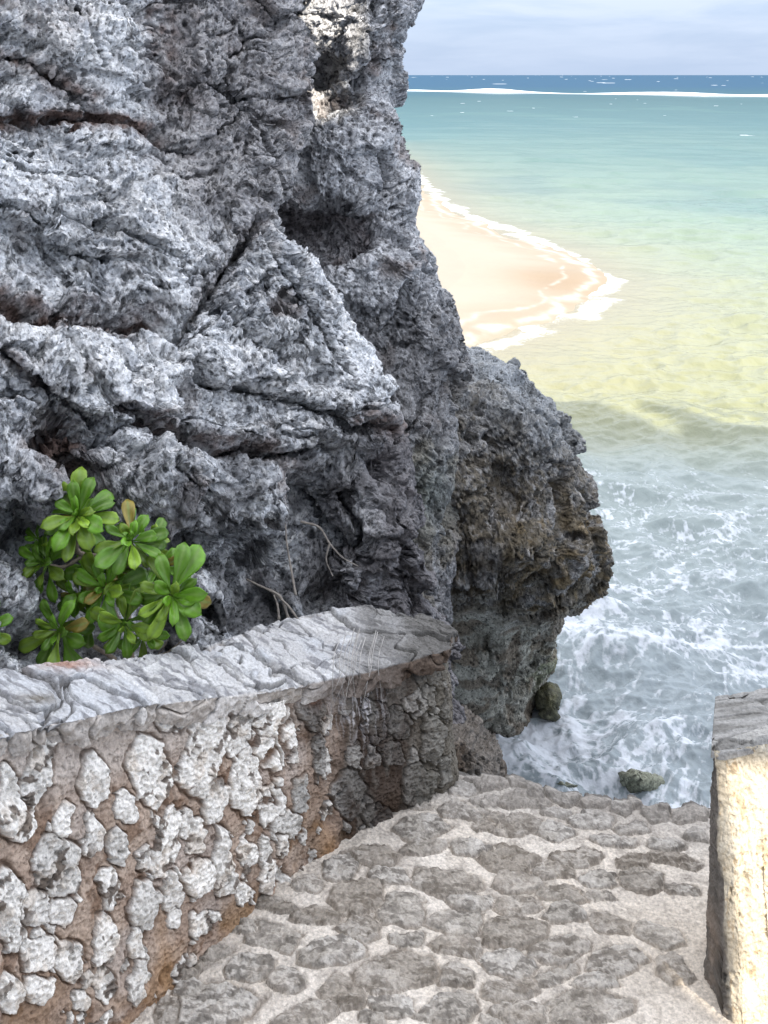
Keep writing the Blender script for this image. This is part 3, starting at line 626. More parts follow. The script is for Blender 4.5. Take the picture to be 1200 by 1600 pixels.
cc = mixc(cc, (.66, .63, .60), lipm * sstep(.5, .6, rid) * .9)
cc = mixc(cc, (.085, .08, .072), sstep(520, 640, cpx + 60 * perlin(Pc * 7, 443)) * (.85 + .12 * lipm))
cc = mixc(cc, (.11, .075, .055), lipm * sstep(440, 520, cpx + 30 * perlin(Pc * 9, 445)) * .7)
cc = mixc(cc, (.36, .20, .14), gauss(cpx, cpy, 105, 1045, 45, 9) * .8)
cc = mixc(cc, (.13, .11, .08), gauss(cpx + 8 * perlin(Pc * 20, 444), cpy, 60, 1098, 34, 10) * .8)
Fcc = orient(Pc2, gridfaces(*Pc2.shape[:2]), (0, 0, CZ + 3))
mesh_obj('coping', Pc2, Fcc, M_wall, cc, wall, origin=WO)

# ------------------------------------------------------------------ cobbled path
edgeL = on_z(690, 1212, PZ); edgeR = on_z(1105, 1276, PZ)
gxs = np.linspace(-1.7, 2.4, 900)
eY = edgeL[1] + (gxs - edgeL[0]) / (edgeR[0] - edgeL[0]) * (edgeR[1] - edgeL[1])
eY = smooth1(np.where(gxs < edgeL[0], edgeL[1] + .06, eY), 61)
tt = np.concatenate([np.linspace(0, 1, 640)])
Y0 = 1.7
GX = np.repeat(gxs[:, None], len(tt), 1); GY = Y0 + (eY[:, None] - Y0) * tt[None] ** .9
GZ = np.full_like(GX, PZ)
Pp = np.stack([GX, GY, GZ], -1)
PS = [(225, 357, 100, 45), (335, 392, 110, 50), (470, 422, 145, 78), (390, 283, 105, 62), (475, 305, 85, 60), (398, 343, 78, 48), (310, 320, 80, 32), (580, 328, 100, 52), (698, 350, 128, 58), (590, 378, 90, 36), (685, 405, 100, 46), (585, 437, 65, 46),
      (370, 470, 88, 56), (460, 492, 75, 48), (290, 512, 135, 42), (690, 463, 110, 46), (575, 502, 105, 50), (790, 385, 108, 46), (705, 297, 85, 36), (800, 316, 76, 34), (805, 280, 105, 34), (700, 255, 92, 36), (610, 285, 84, 32), (560, 245, 120, 48),
      (690, 205, 102, 48), (620, 185, 100, 34), (600, 113, 92, 30), (650, 135, 62, 20), (510, 140, 90, 40), (520, 180, 80, 28), (700, 145, 82, 34), (775, 152, 70, 30), (725, 100, 90, 25), (825, 205, 90, 30), (870, 245, 80, 30), (950, 247, 78, 42),
      (1010, 203, 72, 26), (1000, 180, 60, 20), (1030, 268, 62, 20), (890, 335, 78, 36), (980, 353, 82, 40), (900, 405, 112, 46), (1010, 425, 70, 56), (865, 450, 80, 30), (835, 497, 170, 50), (715, 510, 120, 40), (180, 418, 82, 46), (90, 385, 84, 30),
      (40, 420, 84, 42), (95, 492, 150, 84), (250, 445, 70, 40), (645, 62, 90, 26), (725, 68, 70, 26), (795, 82, 70, 26), (860, 94, 70, 22), (925, 106, 70, 26), (985, 122, 50, 24), (1050, 128, 66, 24), (850, 130, 84, 25), (935, 142, 70, 22),
      (1050, 218, 44, 20), (900, 168, 82, 22), (450, 240, 84, 30), (420, 200, 95, 40), (350, 222, 60, 50), (290, 258, 60, 30), (225, 295, 90, 25), (490, 362, 62, 24), (780, 433, 84, 30), (940, 215, 60, 22), (600, 70, 60, 24), (640, 95, 60, 18),
      (770, 235, 70, 24), (860, 280, 60, 20), (780, 120, 60, 18), (510, 100, 50, 20), (1060, 165, 40, 18), (165, 335, 70, 26), (20, 500, 60, 50), (420, 520, 50, 24), (660, 530, 60, 20)]
edge_ids = set(range(51, 58)) | {26, 70}
pw = np.stack([perlin(Pp * 11, 501), perlin(Pp * 11, 502)], -1) * .018 + np.stack([perlin(Pp * 30, 503), perlin(Pp * 30, 504)], -1) * .006
best = np.full(GX.shape, 9.); best2 = best.copy(); sid = np.zeros(GX.shape)
for k, (cx, cy, w_, h_) in enumerate(PS):
    X0, Yc = on_z(250 + cx * .7917, 1180 + cy * .7917, PZ)[:2]; hw = 1.18 * w_ * .7917 / F * Yc / 2; hh = 1.16 * h_ * .7917 * Yc * Yc / (F * (CZ - PZ)) / 2
    r = ((k * 37) % 40 - 20) * math.pi / 180; u = GX + pw[..., 0] - X0; v = GY + pw[..., 1] - Yc
    u, v = (u * math.cos(r) + v * math.sin(r)) / hw, (-u * math.sin(r) + v * math.cos(r)) / hh
    e = poly_e(u, v, k + 500); m = e < best; best2 = np.where(m, best, np.minimum(best2, e)); best = np.where(m, e, best); sid = np.where(m, k, sid)
best = np.where(best < 1, np.maximum(best, 1.12 - (best2 - best) * 1.1), best)      # neighbours never touch: a mortar joint between them
# beyond the frame: smaller random stones so the paving carries on
f1, f2, rid = worley(np.stack([GX * 5, GY * 5.6, 0 * GX + .5], -1) + pw[..., :1] * 5, 510)
off = (GY < 3.05) | (GX < -.95) | (GX > 1.2)
best = np.where(off & (best > 1.2), np.where(f1 < .44, f1 / .42, 1.5), best)
stone = sstep(1.01, .965, best + .06 * fbm(Pp * 22, 3, 505))
flat = sstep(1.0, .55, best)
dz = .010 * fbm(Pp * 2.5, 2, 506) + .003 * fbm(Pp * 25, 4, 507, .6) + stone * (.006 + .004 * flat + .008 * (np.modf(sid * .618)[0] - .45)) - .007 * np.exp(-((best - 1.05) / .05) ** 2)
dz = dz + stone * (blur(facets(Pp * np.array([1, 1.4, 1]), 9, .07, 513), 2) + facets(Pp * np.array([1, 1.8, 1]), 30, .10, 514) + .004 * (ridged(Pp * np.array([14, 40, 1]), 3, 508, .6) - .9))
dz = dz - .006 * stone * (1 - sstep(.1, .5, worley(Pp * 34, 509)[0])) + .0025 * fbm(Pp * 80, 2, 511)
dz = dz * (.35 + .65 * sstep(0, .03, eY[:, None] - GY)) + .008 * stone * sstep(.12, .02, eY[:, None] - GY)
# the far rim rolls over and drops to the shore
dropn = 60
tq = np.linspace(0, 1, dropn + 1)[1:]
rimn = .035 * fbm(np.stack([gxs * 5, 0 * gxs, 0 * gxs], -1), 3, 512) + .03 * np.modf(np.floor(gxs * 7.3 + .4 * np.sin(gxs * 5)) * .618 + 9)[0]
GY = GY + rimn[:, None] * sstep(.25, 0, eY[:, None] - GY)
Pp2 = np.stack([GX, GY, GZ + dz], -1)
last = Pp2[:, -1]
drop = np.stack([np.stack([last[:, 0], last[:, 1] + .05 * math.sin(min(1, t * 3) * math.pi / 2) + .25 * t, last[:, 2] - .02 * min(1, t * 6) - 1.9 * max(0, t - .05)], -1) for t in tq], 1)
dd = relief(drop * 2, 520, .04, .04, .02, .012, .006) * .6; drop[..., 1] += dd * sstep(0, .1, tq)[None]
Pall = np.concatenate([Pp2, drop], 1)
cm = mixc(np.broadcast_to(np.array([.62, .56, .49]), Pp.shape).copy(), (.53, .48, .425), sstep(-.1, .5, fbm(Pp * 5, 4, 530)))
cm = mixc(cm, (.68, .625, .56), sstep(.1, .5, fbm(Pp * 3 + 8, 3, 531)) * .8)
cm = mixc(cm, (.27, .24, .21), sstep(.1, .5, fbm(Pp * 24, 4, 532, .65)) * .5)
cs = mixc(np.broadcast_to(np.array([.375, .345, .305]), Pp.shape).copy(), (.50, .47, .43), sstep(-.3, .5, fbm(Pp * 9, 4, 533, .6) + (np.modf(sid * .754)[0] - .5)))
cs = mixc(cs, (.13, .115, .098), sstep(.06, .30, fbm(Pp * np.array([20, 46, 1]), 4, 534, .65)) * .75)
cs = mixc(cs, (.17, .13, .09), sstep(.3, .8, np.modf(sid * .33)[0]) * .35)
worn = sstep(.05, .6, fbm(Pp * 6 + 3, 4, 535)) * .34
cp = mixc(cm, (0, 0, 0), stone * (1 - worn)) + cs * (stone * (1 - worn))[..., None]
ppx = 600 + GX / GY * F
cp = mixc(cp, (.16, .13, .10), np.exp(-((best + .06 * fbm(Pp * 22, 3, 505) - 1.03) / .05) ** 2) * .7)
cp = mixc(cp, (.24, .225, .21), sstep(.35, .0, eY[:, None] - GY) * .6)
cp = mixc(cp, (.62, .54, .45), sstep(.55, .95, GX) * sstep(3.75, 3.45, GY) * (1 - stone * .7) * .6)
cdrop = np.repeat(cp[:, -1:], dropn, 1) * 0 + np.array([.13, .12, .11])
mesh_obj('path', Pall, orient(Pall, gridfaces(*Pall.shape[:2]), (0, 2, CZ + 3)), M_path, np.concatenate([cp, cdrop], 1), kind='structure',
         label='cobbled landing of grey stones set in pale sandy mortar', cat='path')

# ------------------------------------------------------------------ pillar at the right
def pillar():
    f0 = np.array([.919, 3.20]); 
    topz = CZ - 1.89
    loop = [(2.6, 3.75), (1.75, 3.47), (1.087, 3.255), (.955, 3.212), (.922, 3.222), (.919, 3.25), (.945, 3.32), (1.007, 3.50), (1.03, 3.515), (1.087, 3.52), (1.8, 3.75), (2.6, 4.05)]
    nl_ = [120, 170, 90, 30, 30, 60, 110, 20, 30, 60, 40]
    pts = []
    for (a, b), n in zip(zip(loop[:-1], loop[1:]), nl_):
        t = np.linspace(0, 1, n, endpoint=False); pts.append(np.outer(1 - t, a) + np.outer(t, b))
    pl = np.concatenate(pts); pl = np.stack([smooth1(pl[:, 0], 9), smooth1(pl[:, 1], 9)], -1)
    nh = 330; hh = np.linspace(-.1, .992, nh)
    # the near arris leans out to the right towards its foot, the left face spreads to the left
    Pw = np.zeros((len(pl), nh, 3))
    leftw = sstep(3.2, 3.34, pl[:, 1]) * (pl[:, 0] < 1.05)
    dxb = .030 * (1 - leftw) - .030 * leftw
    Pw[..., 0] = pl[:, 0, None] + dxb[:, None] * (1 - hh)[None]; Pw[..., 1] = pl[:, 1, None] - (.075 * (pl[:, 1] < 3.24 + .3 * np.maximum(pl[:, 0] - 1.087, 0) + .02))[:, None] * (1 - hh)[None]; Pw[..., 2] = PZ + (topz - PZ) * hh[None]
    n = gridnormals(Pw)
    if np.mean(n[:300, :, 1]) > 0: n = -n
    d = .012 * fbm(Pw * 5, 3, 601) + .004 * ridged(Pw * np.array([14, 14, 9]), 4, 602, .6) - .012 * (1 - sstep(.1, .5, worley(Pw * 22, 603)[0])) * sstep(0, .4, perlin(Pw * 6, 604)) + .004 * fbm(Pw * 60, 3, 605) - .008 * (1 - sstep(.1, .5, worley(Pw * 60, 606)[0])) * sstep(0, .3, perlin(Pw * 9, 609))
    d = d - .014
    Pw2 = Pw + n * d[..., None]
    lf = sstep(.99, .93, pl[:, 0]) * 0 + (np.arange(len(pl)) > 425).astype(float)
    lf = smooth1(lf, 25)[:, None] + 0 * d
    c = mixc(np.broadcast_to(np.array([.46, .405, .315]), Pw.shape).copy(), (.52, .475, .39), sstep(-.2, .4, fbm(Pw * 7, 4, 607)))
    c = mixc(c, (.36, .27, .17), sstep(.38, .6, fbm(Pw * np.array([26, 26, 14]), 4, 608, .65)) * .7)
    sidec = mixc(np.broadcast_to(np.array([.15, .135, .12]), Pw.shape).copy(), (.085, .078, .07), sstep(-.1, .4, fbm(Pw * 9, 4, 610)))  # left face: its shade is put into the colour as a darker stone
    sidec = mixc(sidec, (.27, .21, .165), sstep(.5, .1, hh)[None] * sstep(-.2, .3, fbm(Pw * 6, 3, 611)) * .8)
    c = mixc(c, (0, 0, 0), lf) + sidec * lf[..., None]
    # top: rows between the front line and the back line
    nt_ = 150; fr_ = np.linspace(0, 1, 380); fl = np.stack([np.interp(fr_, np.linspace(0, 1, 5), x) for x in ([.919, .955, 1.087, 1.75, 2.6], [3.24, 3.226, 3.276, 3.49, 3.77])], -1)
    bl = np.stack([np.interp(fr_, np.linspace(0, 1, 5), x) for x in ([1.007, 1.03, 1.087, 1.8, 2.6], [3.505, 3.52, 3.53, 3.76, 4.06])], -1)
    tt_ = np.linspace(-.03, 1.03, nt_)  # a hair beyond both edges
    T = np.zeros((380, nt_, 3)); T[..., :2] = fl[:, None] * (1 - tt_)[None, :, None] + bl[:, None] * tt_[None, :, None]
    ctr = T.mean((0, 1)); wx_ = sstep(.04, 0, fr_)[:, None] * .0; T[..., 0] -= wx_
    edgeq = np.minimum(np.minimum((tt_ + .03) / .05, (1.03 - tt_) / .05).clip(0, 1)[None], (fr_ / .03).clip(0, 1)[:, None])
    T[..., 2] = topz - .012 + .014 * np.sqrt(edgeq) - .012 * (1 - edgeq) ** 6
    gr = np.stack([T[..., 0] * 7 + T[..., 1] * 2, T[..., 1] * 60 - T[..., 0] * 12, T[..., 2] * 0], -1) + .5 * perlin(T * 9, 612)[..., None]
    f1, f2, rid = worley(gr * np.array([.55, .22, 1]), 613)
    T[..., 2] += np.clip(edgeq, .15, 1) * (.014 * (rid - .5) - .010 * (1 - sstep(0, .12, f2 - f1)) + .006 * ridged(gr * .5, 3, 614) - .008)
    ct = mixc(np.broadcast_to(np.array([.30, .295, .285]), T.shape).copy(), (.18, .175, .165), sstep(-.2, .4, fbm(gr * .5, 4, 615)))
    ct = mixc(ct, (.42, .41, .39), sstep(.6, .8, rid) * .7)
    t = thing('stone_pillar', (1.3, 3.5, PZ), label='squat sunlit cream stone pillar with grey riven top at the path edge', cat='pillar')
    o = np.array(t.location)
    Fw = gridfaces(*Pw2.shape[:2]); nrm = np.cross(Pw2[60, 101] - Pw2[60, 100], Pw2[61, 100] - Pw2[60, 100])
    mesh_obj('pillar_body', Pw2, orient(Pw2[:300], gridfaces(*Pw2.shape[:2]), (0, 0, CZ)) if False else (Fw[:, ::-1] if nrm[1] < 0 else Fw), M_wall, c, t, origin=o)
    mesh_obj('cap', T, orient(T, gridfaces(*T.shape[:2]), (1, 3, 9)), M_wall, ct, t, origin=o)
pillar()

# ------------------------------------------------------------------ beach spit and sea
spit_px = [(560, 225), (628, 262), (655, 288), (690, 322), (730, 342), (790, 366), (850, 388), (905, 412), (938, 440), (925, 466), (880, 488), (800, 520), (740, 545), (640, 560), (500, 560)]
spit = [tuple(on_z(a, b, 0)[:2]) for a, b in spit_px]
def spit_sd(X, Y):
    d = segdist(X, Y, spit, True); return np.where(inside(X, Y, spit), d, -d)
bpx = np.linspace(380, 1010, 420); bpy_ = np.linspace(205, 600, 330)
BX, BY = np.meshgrid(bpx, bpy_, indexing='ij'); Pb = on_z(BX, BY, 0.0)
nb = np.stack([Pb[..., 0], Pb[..., 1], 0 * BX], -1)
sdv = spit_sd(Pb[..., 0], Pb[..., 1]) + .35 * fbm(nb * .35, 3, 701)
Pb[..., 2] = np.where(sdv > 0, .30 * (1 - np.exp(-sdv / 1.5)), np.maximum(.25 * sdv, -.8)) + .012 * fbm(nb * 1.2, 3, 702)
cb = mixc(np.broadcast_to(np.array([.235, .20, .152]), Pb.shape).copy(), (.275, .25, .205), sstep(.1, 1.8, sdv + .5 * fbm(nb * np.array([.25, .9, 1]), 3, 703)))
cb = mixc(cb, (.20, .125, .065), gauss(BX, BY, 860, 448, 85, 22) * .45)
swash = np.exp(-((sdv - .75 - .3 * fbm(nb * .6, 4, 704)) / .05) ** 2) * .5 + np.exp(-((sdv - .25 - .25 * fbm(nb * .9, 4, 705)) / .12) ** 2) * .7
cb = mixc(cb, (.42, .40, .38), np.clip(swash * (.6 + fbm(nb * 2.5, 3, 706)), 0, 1))
mesh_obj('beach', Pb, orient(Pb, gridfaces(*Pb.shape[:2]), (0, 20, 60)), M_sand, cb, kind='structure', label='pale wet sand spit washed by thin surf', cat='beach')

# sea
rws = [117.36]; st_ = .16
while rws[-1] < 1560:
    p_ = rws[-1]; st_ = np.interp(p_, [117, 125, 160, 260, 600, 900, 1300, 1600], [.16, .35, .55, .8, 1.1, 1.35, 1.5, 6]); rws.append(p_ + st_)
rws = np.array(rws)
cls = np.concatenate([np.arange(-700, 560, 22), np.arange(560, 690, 5), np.arange(690, 1230, 1.5), np.arange(1230, 1400, 5), np.arange(1400, 2100, 22)])
PXs, PYs = np.meshgrid(cls, rws, indexing='ij')
Sp = on_z(PXs, PYs, 0.0); X, Y = Sp[..., 0], Sp[..., 1]
dY = Y * Y / ((CZ) * F) * 1.3
Q = np.stack([X, Y, 0 * X], -1)
hgt = np.zeros_like(X)
r2 = np.random.default_rng(11)
warp = 1.1 * np.stack([perlin(Q * .22, 711), perlin(Q * .22, 712)], -1) + .25 * np.stack([perlin(Q * 1.1, 713), perlin(Q * 1.1, 714)], -1)
Xw, Yw = X + warp[..., 0], Y + warp[..., 1]
for lam in np.geomspace(.28, 9, 22):
    an = r2.normal(math.radians(250), .45); kx, ky = math.cos(an), math.sin(an); ph = r2.uniform(0, 6.28)
    amp = .0095 * lam ** .85
    wgt = sstep(1.5, 4, lam / dY)
    s_ = np.sin((Xw * kx + Yw * ky) * 2 * math.pi / lam + ph)
    hgt += amp * wgt * (1 - 2 * np.abs(s_) ** .8 * .5 - .5 + .5 * s_) * .8
for sc_, am, sd_ in ((1.4, .05, 721), (3.2, .028, 722), (7.5, .012, 723), (16, .006, 724)):
    wq = Q * sc_ * np.array([.75, 1.15, 1]); hgt += am * (ridged(wq + warp[..., :1] * .6, 1, sd_) - .5) * sstep(1.5, 4, 1 / sc_ / dY)
near = sstep(13, 8, Y)
hgt = hgt * (1 + .7 * near)
# the swell that folds against the overhang
crest = segdist(PXs, PYs, [(862, 968), (920, 985), (1000, 992), (1090, 1004), (1200, 1010), (1400, 1015)])
c0 = [on_z(a, b, 0)[:2] for a, b in [(850, 985), (920, 1000), (1000, 1004), (1090, 1010), (1200, 1014), (1500, 1020)]]
cd = segdist(X, Y, c0); below = Y < np.interp(X, [c[0] for c in c0], [c[1] for c in c0])
hgt += .17 * np.exp(-(cd / np.where(below, .30, .75)) ** 2) * (.7 + .5 * perlin(Q * 1.3, 730))
c1 = [on_z(a, b, 0)[:2] for a, b in [(920, 640), (1010, 650), (1080, 668), (1200, 690), (1500, 720)]]
hgt += .08 * np.exp(-(segdist(X, Y, c1) / .6) ** 2)
sds = spit_sd(X, Y)
hgt *= np.where(Y < 80, .15 + .85 * sstep(-.2, -3, sds), 1)
# reef breaker far out
b0 = [on_z(a, b, 0)[:2] for a, b in [(300, 142), (620, 144.5), (730, 147), (900, 150), (1000, 151.5), (1200, 155), (1500, 160)]]
bd = segdist(X, Y, b0)
bnoise = perlin(np.stack([X * .06, Y * .02, 0 * X], -1), 741)
hgt += np.where(Y > 80, 1.15 * np.exp(-(bd / 9) ** 2) * (.55 + .9 * np.clip(bnoise + .2, -.4, 1)), 0)
# foam
fr1 = ridged(np.stack([Xw, Yw, 0 * X], -1) * 2.1, 4, 751, .6); fr2 = ridged(np.stack([Xw, Yw * 1.5, 0 * X], -1) * 5.2 + 5, 3, 752, .6); fr3 = ridged(np.stack([Xw + .1 * warp[..., 1], Yw * 1.3, 0 * X], -1) * 11 + 9, 3, 756, .6)
web = .36 * sstep(.85, 1.75, fr1) + .42 * sstep(.75, 1.55, fr2) + .42 * sstep(.7, 1.5, fr3)
patch = fbm(Q * .9, 3, 753)
dens = np.interp(PYs, [600, 690, 760, 860, 940, 1040, 1130, 1250, 1500], [.0, .05, .08, .10, .20, .20, .36, .46, .45])
foam = np.where(Y < 14, web * 1.15 - .62 + dens * .85 + .28 * patch, 0)
foam = foam + .35 * sstep(.03, .11, hgt - .03) * near * (web > .25)
foam = foam + .5 * np.exp(-(cd / .22) ** 2) * sstep(-.2, .3, fbm(Q * 2, 3, 754)) * (Y > 6)
foam = foam - .35 * np.exp(-((Y - np.interp(X, [c[0] for c in c0], [c[1] for c in c0]) + .55) / .35) ** 2)
foam = np.where(Y < 14, foam * sstep(13.9, 11, Y + perlin(Q * .8, 755)), foam)
rim = segdist(X, Y, [on_z(a, b, 0)[:2] for a, b in [(700, 1132), (760, 1134), (832, 1128), (850, 1085), (870, 1050), (868, 985), (905, 950)]])
foam += .55 * np.exp(-(rim / .28) ** 2) * (Y < 12)
# surf round the spit
so = sds + .38 * fbm(Q * .7, 4, 761)
band = np.exp(-((so + .22) / .30) ** 2) * .9
band *= .45 + .9 * sstep(-.4, .4, fbm(Q * 1.1, 4, 762, .6)) 
foam += np.where((Y > 15) & (Y < 75), band * .85, 0)
foam += np.where(Y > 80, 1.2 * np.exp(-((bd) / (6 + 8 * np.clip(bnoise, -.3, 1))) ** 2) * sstep(-.55, .1, bnoise + .15), 0)
foam += np.where(Y > 330, .9 * sstep(.58, .68, perlin(np.stack([X * .09, Y * .014, 0 * X], -1), 765)), 0)
wc = perlin(np.stack([X * .5, Y * .22, 0 * X], -1), 766)
foam += np.where((Y > 60) & (Y < 330), .6 * sstep(.62, .72, wc), 0)
Sp[..., 2] = hgt
# water colour by depth and sea bed
ly = np.log(Y) + .06 * fbm(np.stack([X * .08, Y * .05, 0 * X], -1), 3, 771) 
kp = np.log(np.array([4.5, 8, 12, 14, 18, 24, 34, 55, 100, 200, 260, 420, 2000, 20000]))
kc = np.array([[.25, .29, .305], [.245, .285, .305], [.235, .275, .265], [.198, .212, .122], [.196, .214, .128], [.165, .205, .145], [.122, .178, .145], [.082, .140, .130], [.052, .108, .118], [.045, .09, .105], [.036, .08, .108], [.030, .070, .118], [.028, .068, .118], [.032, .072, .12]])
cse = np.stack([np.interp(ly, kp, kc[:, i]) for i in range(3)], -1)
cse = mixc(cse, (.06, .118, .122), np.where((Y > 22) & (Y < 160), sstep(.1, .5, fbm(np.stack([X * .09, Y * .06, 0 * X], -1), 3, 772)) * .55, 0))
cse = mixc(cse, (.20, .17, .115), np.where((Y > 13) & (Y < 75), np.exp(sds.clip(-30, 0) / 2.2), 0) * .85)
mesh_obj('sea', Sp, orient(Sp, gridfaces(*Sp.shape[:2]), (0, 20, 500)), M_sea, cse, attrs={'foam': np.clip(foam, -1, 1.5), 'swell': np.interp(np.log(Y), np.log([5, 18, 60, 300]), [.95, .7, .35, .10])}, kind='structure', label='pale green sea with foam', cat='sea')

# ------------------------------------------------------------------ leafy shrub and dry roots
def tube(pts, r0, r1, n=7, sub=8):
    pts = np.asarray(pts, float); m = len(pts); t = np.linspace(0, m - 1, (m - 1) * sub + 1)
    C = np.stack([smooth1(np.interp(t, np.arange(m), pts[:, i]), sub | 1) for i in range(3)], -1); C[0], C[-1] = pts[0], pts[-1]
    T = np.gradient(C, axis=0); T /= np.linalg.norm(T, axis=1)[:, None] + 1e-9
    A = np.cross(T, [.31, .2, .93]); A /= np.linalg.norm(A, axis=1)[:, None] + 1e-9; B = np.cross(T, A)
    r = np.linspace(r0, r1, len(C))[:, None] * (1 + .15 * np.sin(np.arange(len(C)) * 1.7))[:, None]; a = np.linspace(0, 2 * math.pi, n, endpoint=False)
    V = C[:, None] + (A[:, None] * np.cos(a)[None, :, None] + B[:, None] * np.sin(a)[None, :, None]) * r[:, None]
    return V.reshape(-1, 3), gridfaces(len(C), n, True)
def merge(parts):
    V, Fs, k = [], [], 0
    for v, f in parts: V.append(v); Fs.append(f + k); k += len(v)
    return np.concatenate(V), np.concatenate(Fs)
r3 = np.random.default_rng(5)
def leaf(base, dirn, up, Ln, W, curl):
    nl, nw = 11, 7; t = np.linspace(0, 1, nl); s = np.linspace(-1, 1, nw)
    wd = W * np.interp(t, [0, .12, .35, .6, .78, .9, .97, 1], [.10, .16, .45, .82, 1, .84, .45, .12])
    dirn = dirn / np.linalg.norm(dirn); side = np.cross(dirn, up); side /= np.linalg.norm(side) + 1e-9; nrm = np.cross(side, dirn)
    ang = curl * t * t; along = np.cumsum(np.concatenate([[0], np.cos(ang[1:]) / (nl - 1)])) * Ln; drop = np.cumsum(np.concatenate([[0], np.sin(ang[1:]) / (nl - 1)])) * Ln
    tw = r3.normal(0, .15)
    C = base + np.outer(along, dirn) - np.outer(drop, nrm)
    cup = .28 * wd
    V = C[:, None] + side[None, None] * (wd[:, None] * s[None])[..., None] + nrm[None, None] * ((np.abs(s)[None] ** 1.5) * cup[:, None] + tw * wd[:, None] * s[None] + .004 * np.sin(t * 9 + s[None].T * 2).T)[..., None]
    br = r3.uniform(.6, 1.3); yl = r3.uniform(0, 1)
    g = np.array([.14, .31, .022]) * br if yl < .66 else (np.array([.25, .40, .04]) * br if yl < .95 else np.array([.38, .30, .06]) * br)
    c = np.broadcast_to(g, V.shape).copy(); mid = np.exp(-(s / .16) ** 2)[None, :] * np.ones((nl, 1)); c = mixc(c, (.22, .34, .09), mid * .7)
    c = c * (1 + .12 * np.sin(s * 7 + t[:, None] * 11))[..., None]
    return V.reshape(-1, 3), gridfaces(nl, nw), c.reshape(-1, 3)
def shrub(loc, rosettes, stems, label):
    t = thing('leafy_shrub', loc, label=label, cat='shrub', group='fleshy green shrubs on the cliff foot'); o = np.array(t.location)
    tv = merge([tube([at(*p) for p in st], r0, r1) for st, r0, r1 in stems])
    mesh_obj('branches', tv[0], tv[1], M_root, np.broadcast_to(np.array([.30, .25, .20]), tv[0].shape) * (.8 + .3 * perlin(tv[0] * 40, 1))[:, None], t, origin=o)
    for (px, py, Yr, rad, ax, n) in rosettes:
        c = at(px, py, Yr); axis = np.array(ax, float); axis /= np.linalg.norm(axis); a1 = np.cross(axis, [0.1, .3, 1.]); a1 /= np.linalg.norm(a1); a2 = np.cross(axis, a1)
        Ln = 1.04 * rad / F * Yr; n = int(n * 1.3); parts, cols = [], []
        k0 = 0; Vs, Fs = [], []
        for k in range(n):
            q = k / n; phi = k * 2.399 + r3.normal(0, .15); pol = math.radians(np.interp(q, [0, .25, .6, 1], [14, 38, 66, 98]) + r3.normal(0, 11))
            dv = axis * math.cos(pol) + (a1 * math.cos(phi) + a2 * math.sin(phi)) * math.sin(pol)
            ll = Ln * np.interp(q, [0, .3, .7, 1], [.6, .95, 1.12, 1.1]) * r3.uniform(.72, 1.15)
            v, f, cl = leaf(c - axis * .02 * q + dv * .006, dv, axis + 1e-3, ll, ll * r3.uniform(.15, .22), r3.uniform(.3, 1.25))
            Vs.append(v); Fs.append(f + k0); k0 += len(v); cols.append(cl * (1.15 - .3 * q))
        me = mesh_obj('leaf_rosette', np.concatenate(Vs), np.concatenate(Fs), M_leaf, np.concatenate(cols), t, origin=o)
        sm = me.modifiers.new('thick', 'SOLIDIFY'); sm.thickness = .0014
    return t
bY = 3.72
shrub(at(150, 1030, 3.75), [(122, 806, 3.62, 62, (0, -.85, .55), 19), (205, 845, 3.66, 56, (.25, -.8, .6), 15), (70, 880, 3.66, 46, (-.5, -.75, .35), 13), (268, 930, 3.60, 66, (.35, -.85, .2), 18), (248, 885, 3.75, 44, (.3, -.7, .6), 10),
      (165, 920, 3.66, 54, (.0, -.95, .3), 15), (158, 895, 3.75, 50, (-.2, -.7, .7), 11), (92, 985, 3.60, 58, (-.25, -.9, .1), 14), (195, 975, 3.62, 50, (.2, -.9, .0), 13), (140, 965, 3.70, 40, (0, -.9, .3), 9), (185, 905, 3.70, 42, (.2, -.8, .4), 9), (225, 990, 3.68, 38, (.4, -.8, .1), 8), (120, 930, 3.70, 40, (-.3, -.8, .3), 9), (60, 845, 3.74, 34, (-.5, -.7, .4), 8), (235, 850, 3.74, 36, (.4, -.6, .6), 8)],
      [([(205, 1040, 3.9), (200, 950, 3.84), (197, 880, 3.78), (190, 872, 3.76), (130, 868, 3.74), (118, 860, 3.73), (122, 806, 3.66)], .012, .008), ([(200, 880, 3.78), (222, 905, 3.74), (268, 928, 3.64)], .009, .006),
       ([(130, 868, 3.74), (100, 888, 3.70), (72, 882, 3.68)], .007, .005), ([(198, 900, 3.8), (202, 870, 3.74), (205, 848, 3.69)], .008, .006), ([(205, 1000, 3.86), (180, 960, 3.78), (165, 925, 3.70)], .008, .006),
       ([(180, 1030, 3.86), (130, 1000, 3.74), (95, 988, 3.64)], .007, .005), ([(205, 1000, 3.86), (198, 985, 3.72), (195, 978, 3.66)], .007, .005), ([(225, 1030, 3.75), (262, 1020, 3.72), (280, 1005, 3.70), (290, 995, 3.70)], .003, .0015), ([(245, 1025, 3.74), (258, 1008, 3.7), (263, 998, 3.7)], .002, .001)],
      'bushy green shrub of glossy paddle leaves growing between cliff and wall')
shrub(at(-60, 1040, 3.5), [(-34, 985, 3.42, 60, (.1, -.9, .3), 14)], [([(-70, 1050, 3.5), (-55, 1015, 3.48), (-42, 987, 3.44)], .008, .005)], 'single green leaf tip poking in at the left edge above the wall')

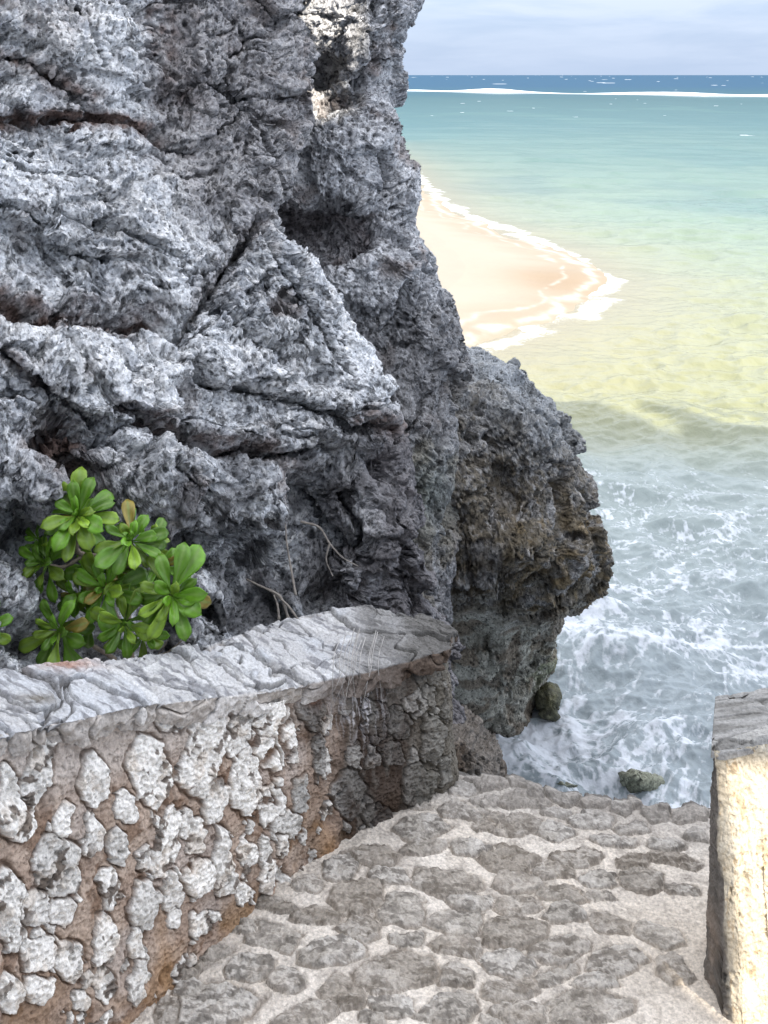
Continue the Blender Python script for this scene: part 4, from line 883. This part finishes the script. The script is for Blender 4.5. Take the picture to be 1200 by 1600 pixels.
def roots(name, lines, base, label, cat='roots'):
    parts = [tube([at(*p) for p in ln], r0, r1, 6) for ln, r0, r1 in lines]; V, Fq = merge(parts)
    c = np.broadcast_to(np.array([.46, .44, .42]) if 'hang' in name else np.array([.25, .225, .20]), V.shape) * (.85 + .35 * perlin(V * 50, 2))[:, None]
    mesh_obj(name, V, Fq, M_root, c, None, origin=base, label=label, cat=cat)
roots('dry_root', [([(452, 972, 4.22), (440, 930, 4.24), (405, 915, 4.28), (385, 905, 4.32)], .006, .003), ([(470, 975, 4.2), (450, 945, 4.22), (425, 925, 4.26)], .005, .003), ([(436, 968, 4.2), (434, 945, 4.22), (428, 930, 4.25)], .005, .003),
                   ([(462, 930, 4.3), (455, 890, 4.36), (448, 850, 4.45), (446, 820, 4.5)], .005, .003), ([(470, 815, 4.5), (500, 822, 4.46), (515, 850, 4.42), (535, 872, 4.42), (560, 885, 4.45)], .005, .002), ([(515, 850, 4.42), (508, 875, 4.4), (520, 900, 4.4)], .004, .002)],
      at(455, 970, 4.2), 'grey dry root climbing from the coping into the cliff hollow')
rl = []
for k in range(13):
    x0 = 556 + r3.normal(0, 20); x1 = x0 - r3.uniform(-14, 40); y0 = 1000 + r3.uniform(-6, 20); y1 = y0 + r3.uniform(60, 140)
    yy = lambda x: np.interp(x, k_px, k_Y)
    rl.append(([(x0 + 8, y0 - 14, yy(x0) + .12), (x0, 1020, yy(x0) + .04), (x0 - 2, 1045, yy(x0) - .045), ((x0 + x1) / 2, (1050 + y1) / 2, yy(x1) - .04), (x1, y1, yy(x1) - .035)], .0018, .0007))
roots('hanging_roots', rl, at(560, 1050, 3.9), 'wispy bleached roots trailing over the dark end of the wall')

# ------------------------------------------------------------------ unseen blocker added behind the viewer, pierced to shape sun and shade
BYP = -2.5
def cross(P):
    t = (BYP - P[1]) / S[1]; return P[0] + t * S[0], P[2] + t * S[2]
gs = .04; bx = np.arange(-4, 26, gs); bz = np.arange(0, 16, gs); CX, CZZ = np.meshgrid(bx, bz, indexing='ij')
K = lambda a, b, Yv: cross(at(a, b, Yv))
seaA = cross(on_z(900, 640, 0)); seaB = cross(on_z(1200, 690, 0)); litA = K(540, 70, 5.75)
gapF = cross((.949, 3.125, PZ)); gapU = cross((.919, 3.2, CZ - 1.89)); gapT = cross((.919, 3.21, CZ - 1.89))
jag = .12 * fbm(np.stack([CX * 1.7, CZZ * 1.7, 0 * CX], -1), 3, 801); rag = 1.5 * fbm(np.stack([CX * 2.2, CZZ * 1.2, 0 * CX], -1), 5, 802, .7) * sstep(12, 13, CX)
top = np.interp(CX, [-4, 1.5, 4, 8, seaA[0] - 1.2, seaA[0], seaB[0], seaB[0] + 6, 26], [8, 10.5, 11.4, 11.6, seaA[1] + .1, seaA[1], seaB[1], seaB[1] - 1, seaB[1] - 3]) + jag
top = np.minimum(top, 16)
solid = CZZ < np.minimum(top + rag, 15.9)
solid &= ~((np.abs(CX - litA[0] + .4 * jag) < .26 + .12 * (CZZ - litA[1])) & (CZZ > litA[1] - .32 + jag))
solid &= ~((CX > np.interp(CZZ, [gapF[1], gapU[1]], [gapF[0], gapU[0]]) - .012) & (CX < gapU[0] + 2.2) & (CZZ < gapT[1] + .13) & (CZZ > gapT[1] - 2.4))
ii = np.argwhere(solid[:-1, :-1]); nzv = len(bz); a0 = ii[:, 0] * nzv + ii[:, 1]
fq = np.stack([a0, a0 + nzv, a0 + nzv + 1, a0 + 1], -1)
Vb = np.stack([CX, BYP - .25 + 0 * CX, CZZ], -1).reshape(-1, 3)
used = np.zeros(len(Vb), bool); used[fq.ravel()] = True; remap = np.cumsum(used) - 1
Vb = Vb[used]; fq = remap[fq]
hb = mesh_obj('sun_blocker', Vb, fq, M_rock, rock_colour(Vb, 9), kind='structure', label='unseen sun blocker added behind the viewpoint', cat='sun_blocker')
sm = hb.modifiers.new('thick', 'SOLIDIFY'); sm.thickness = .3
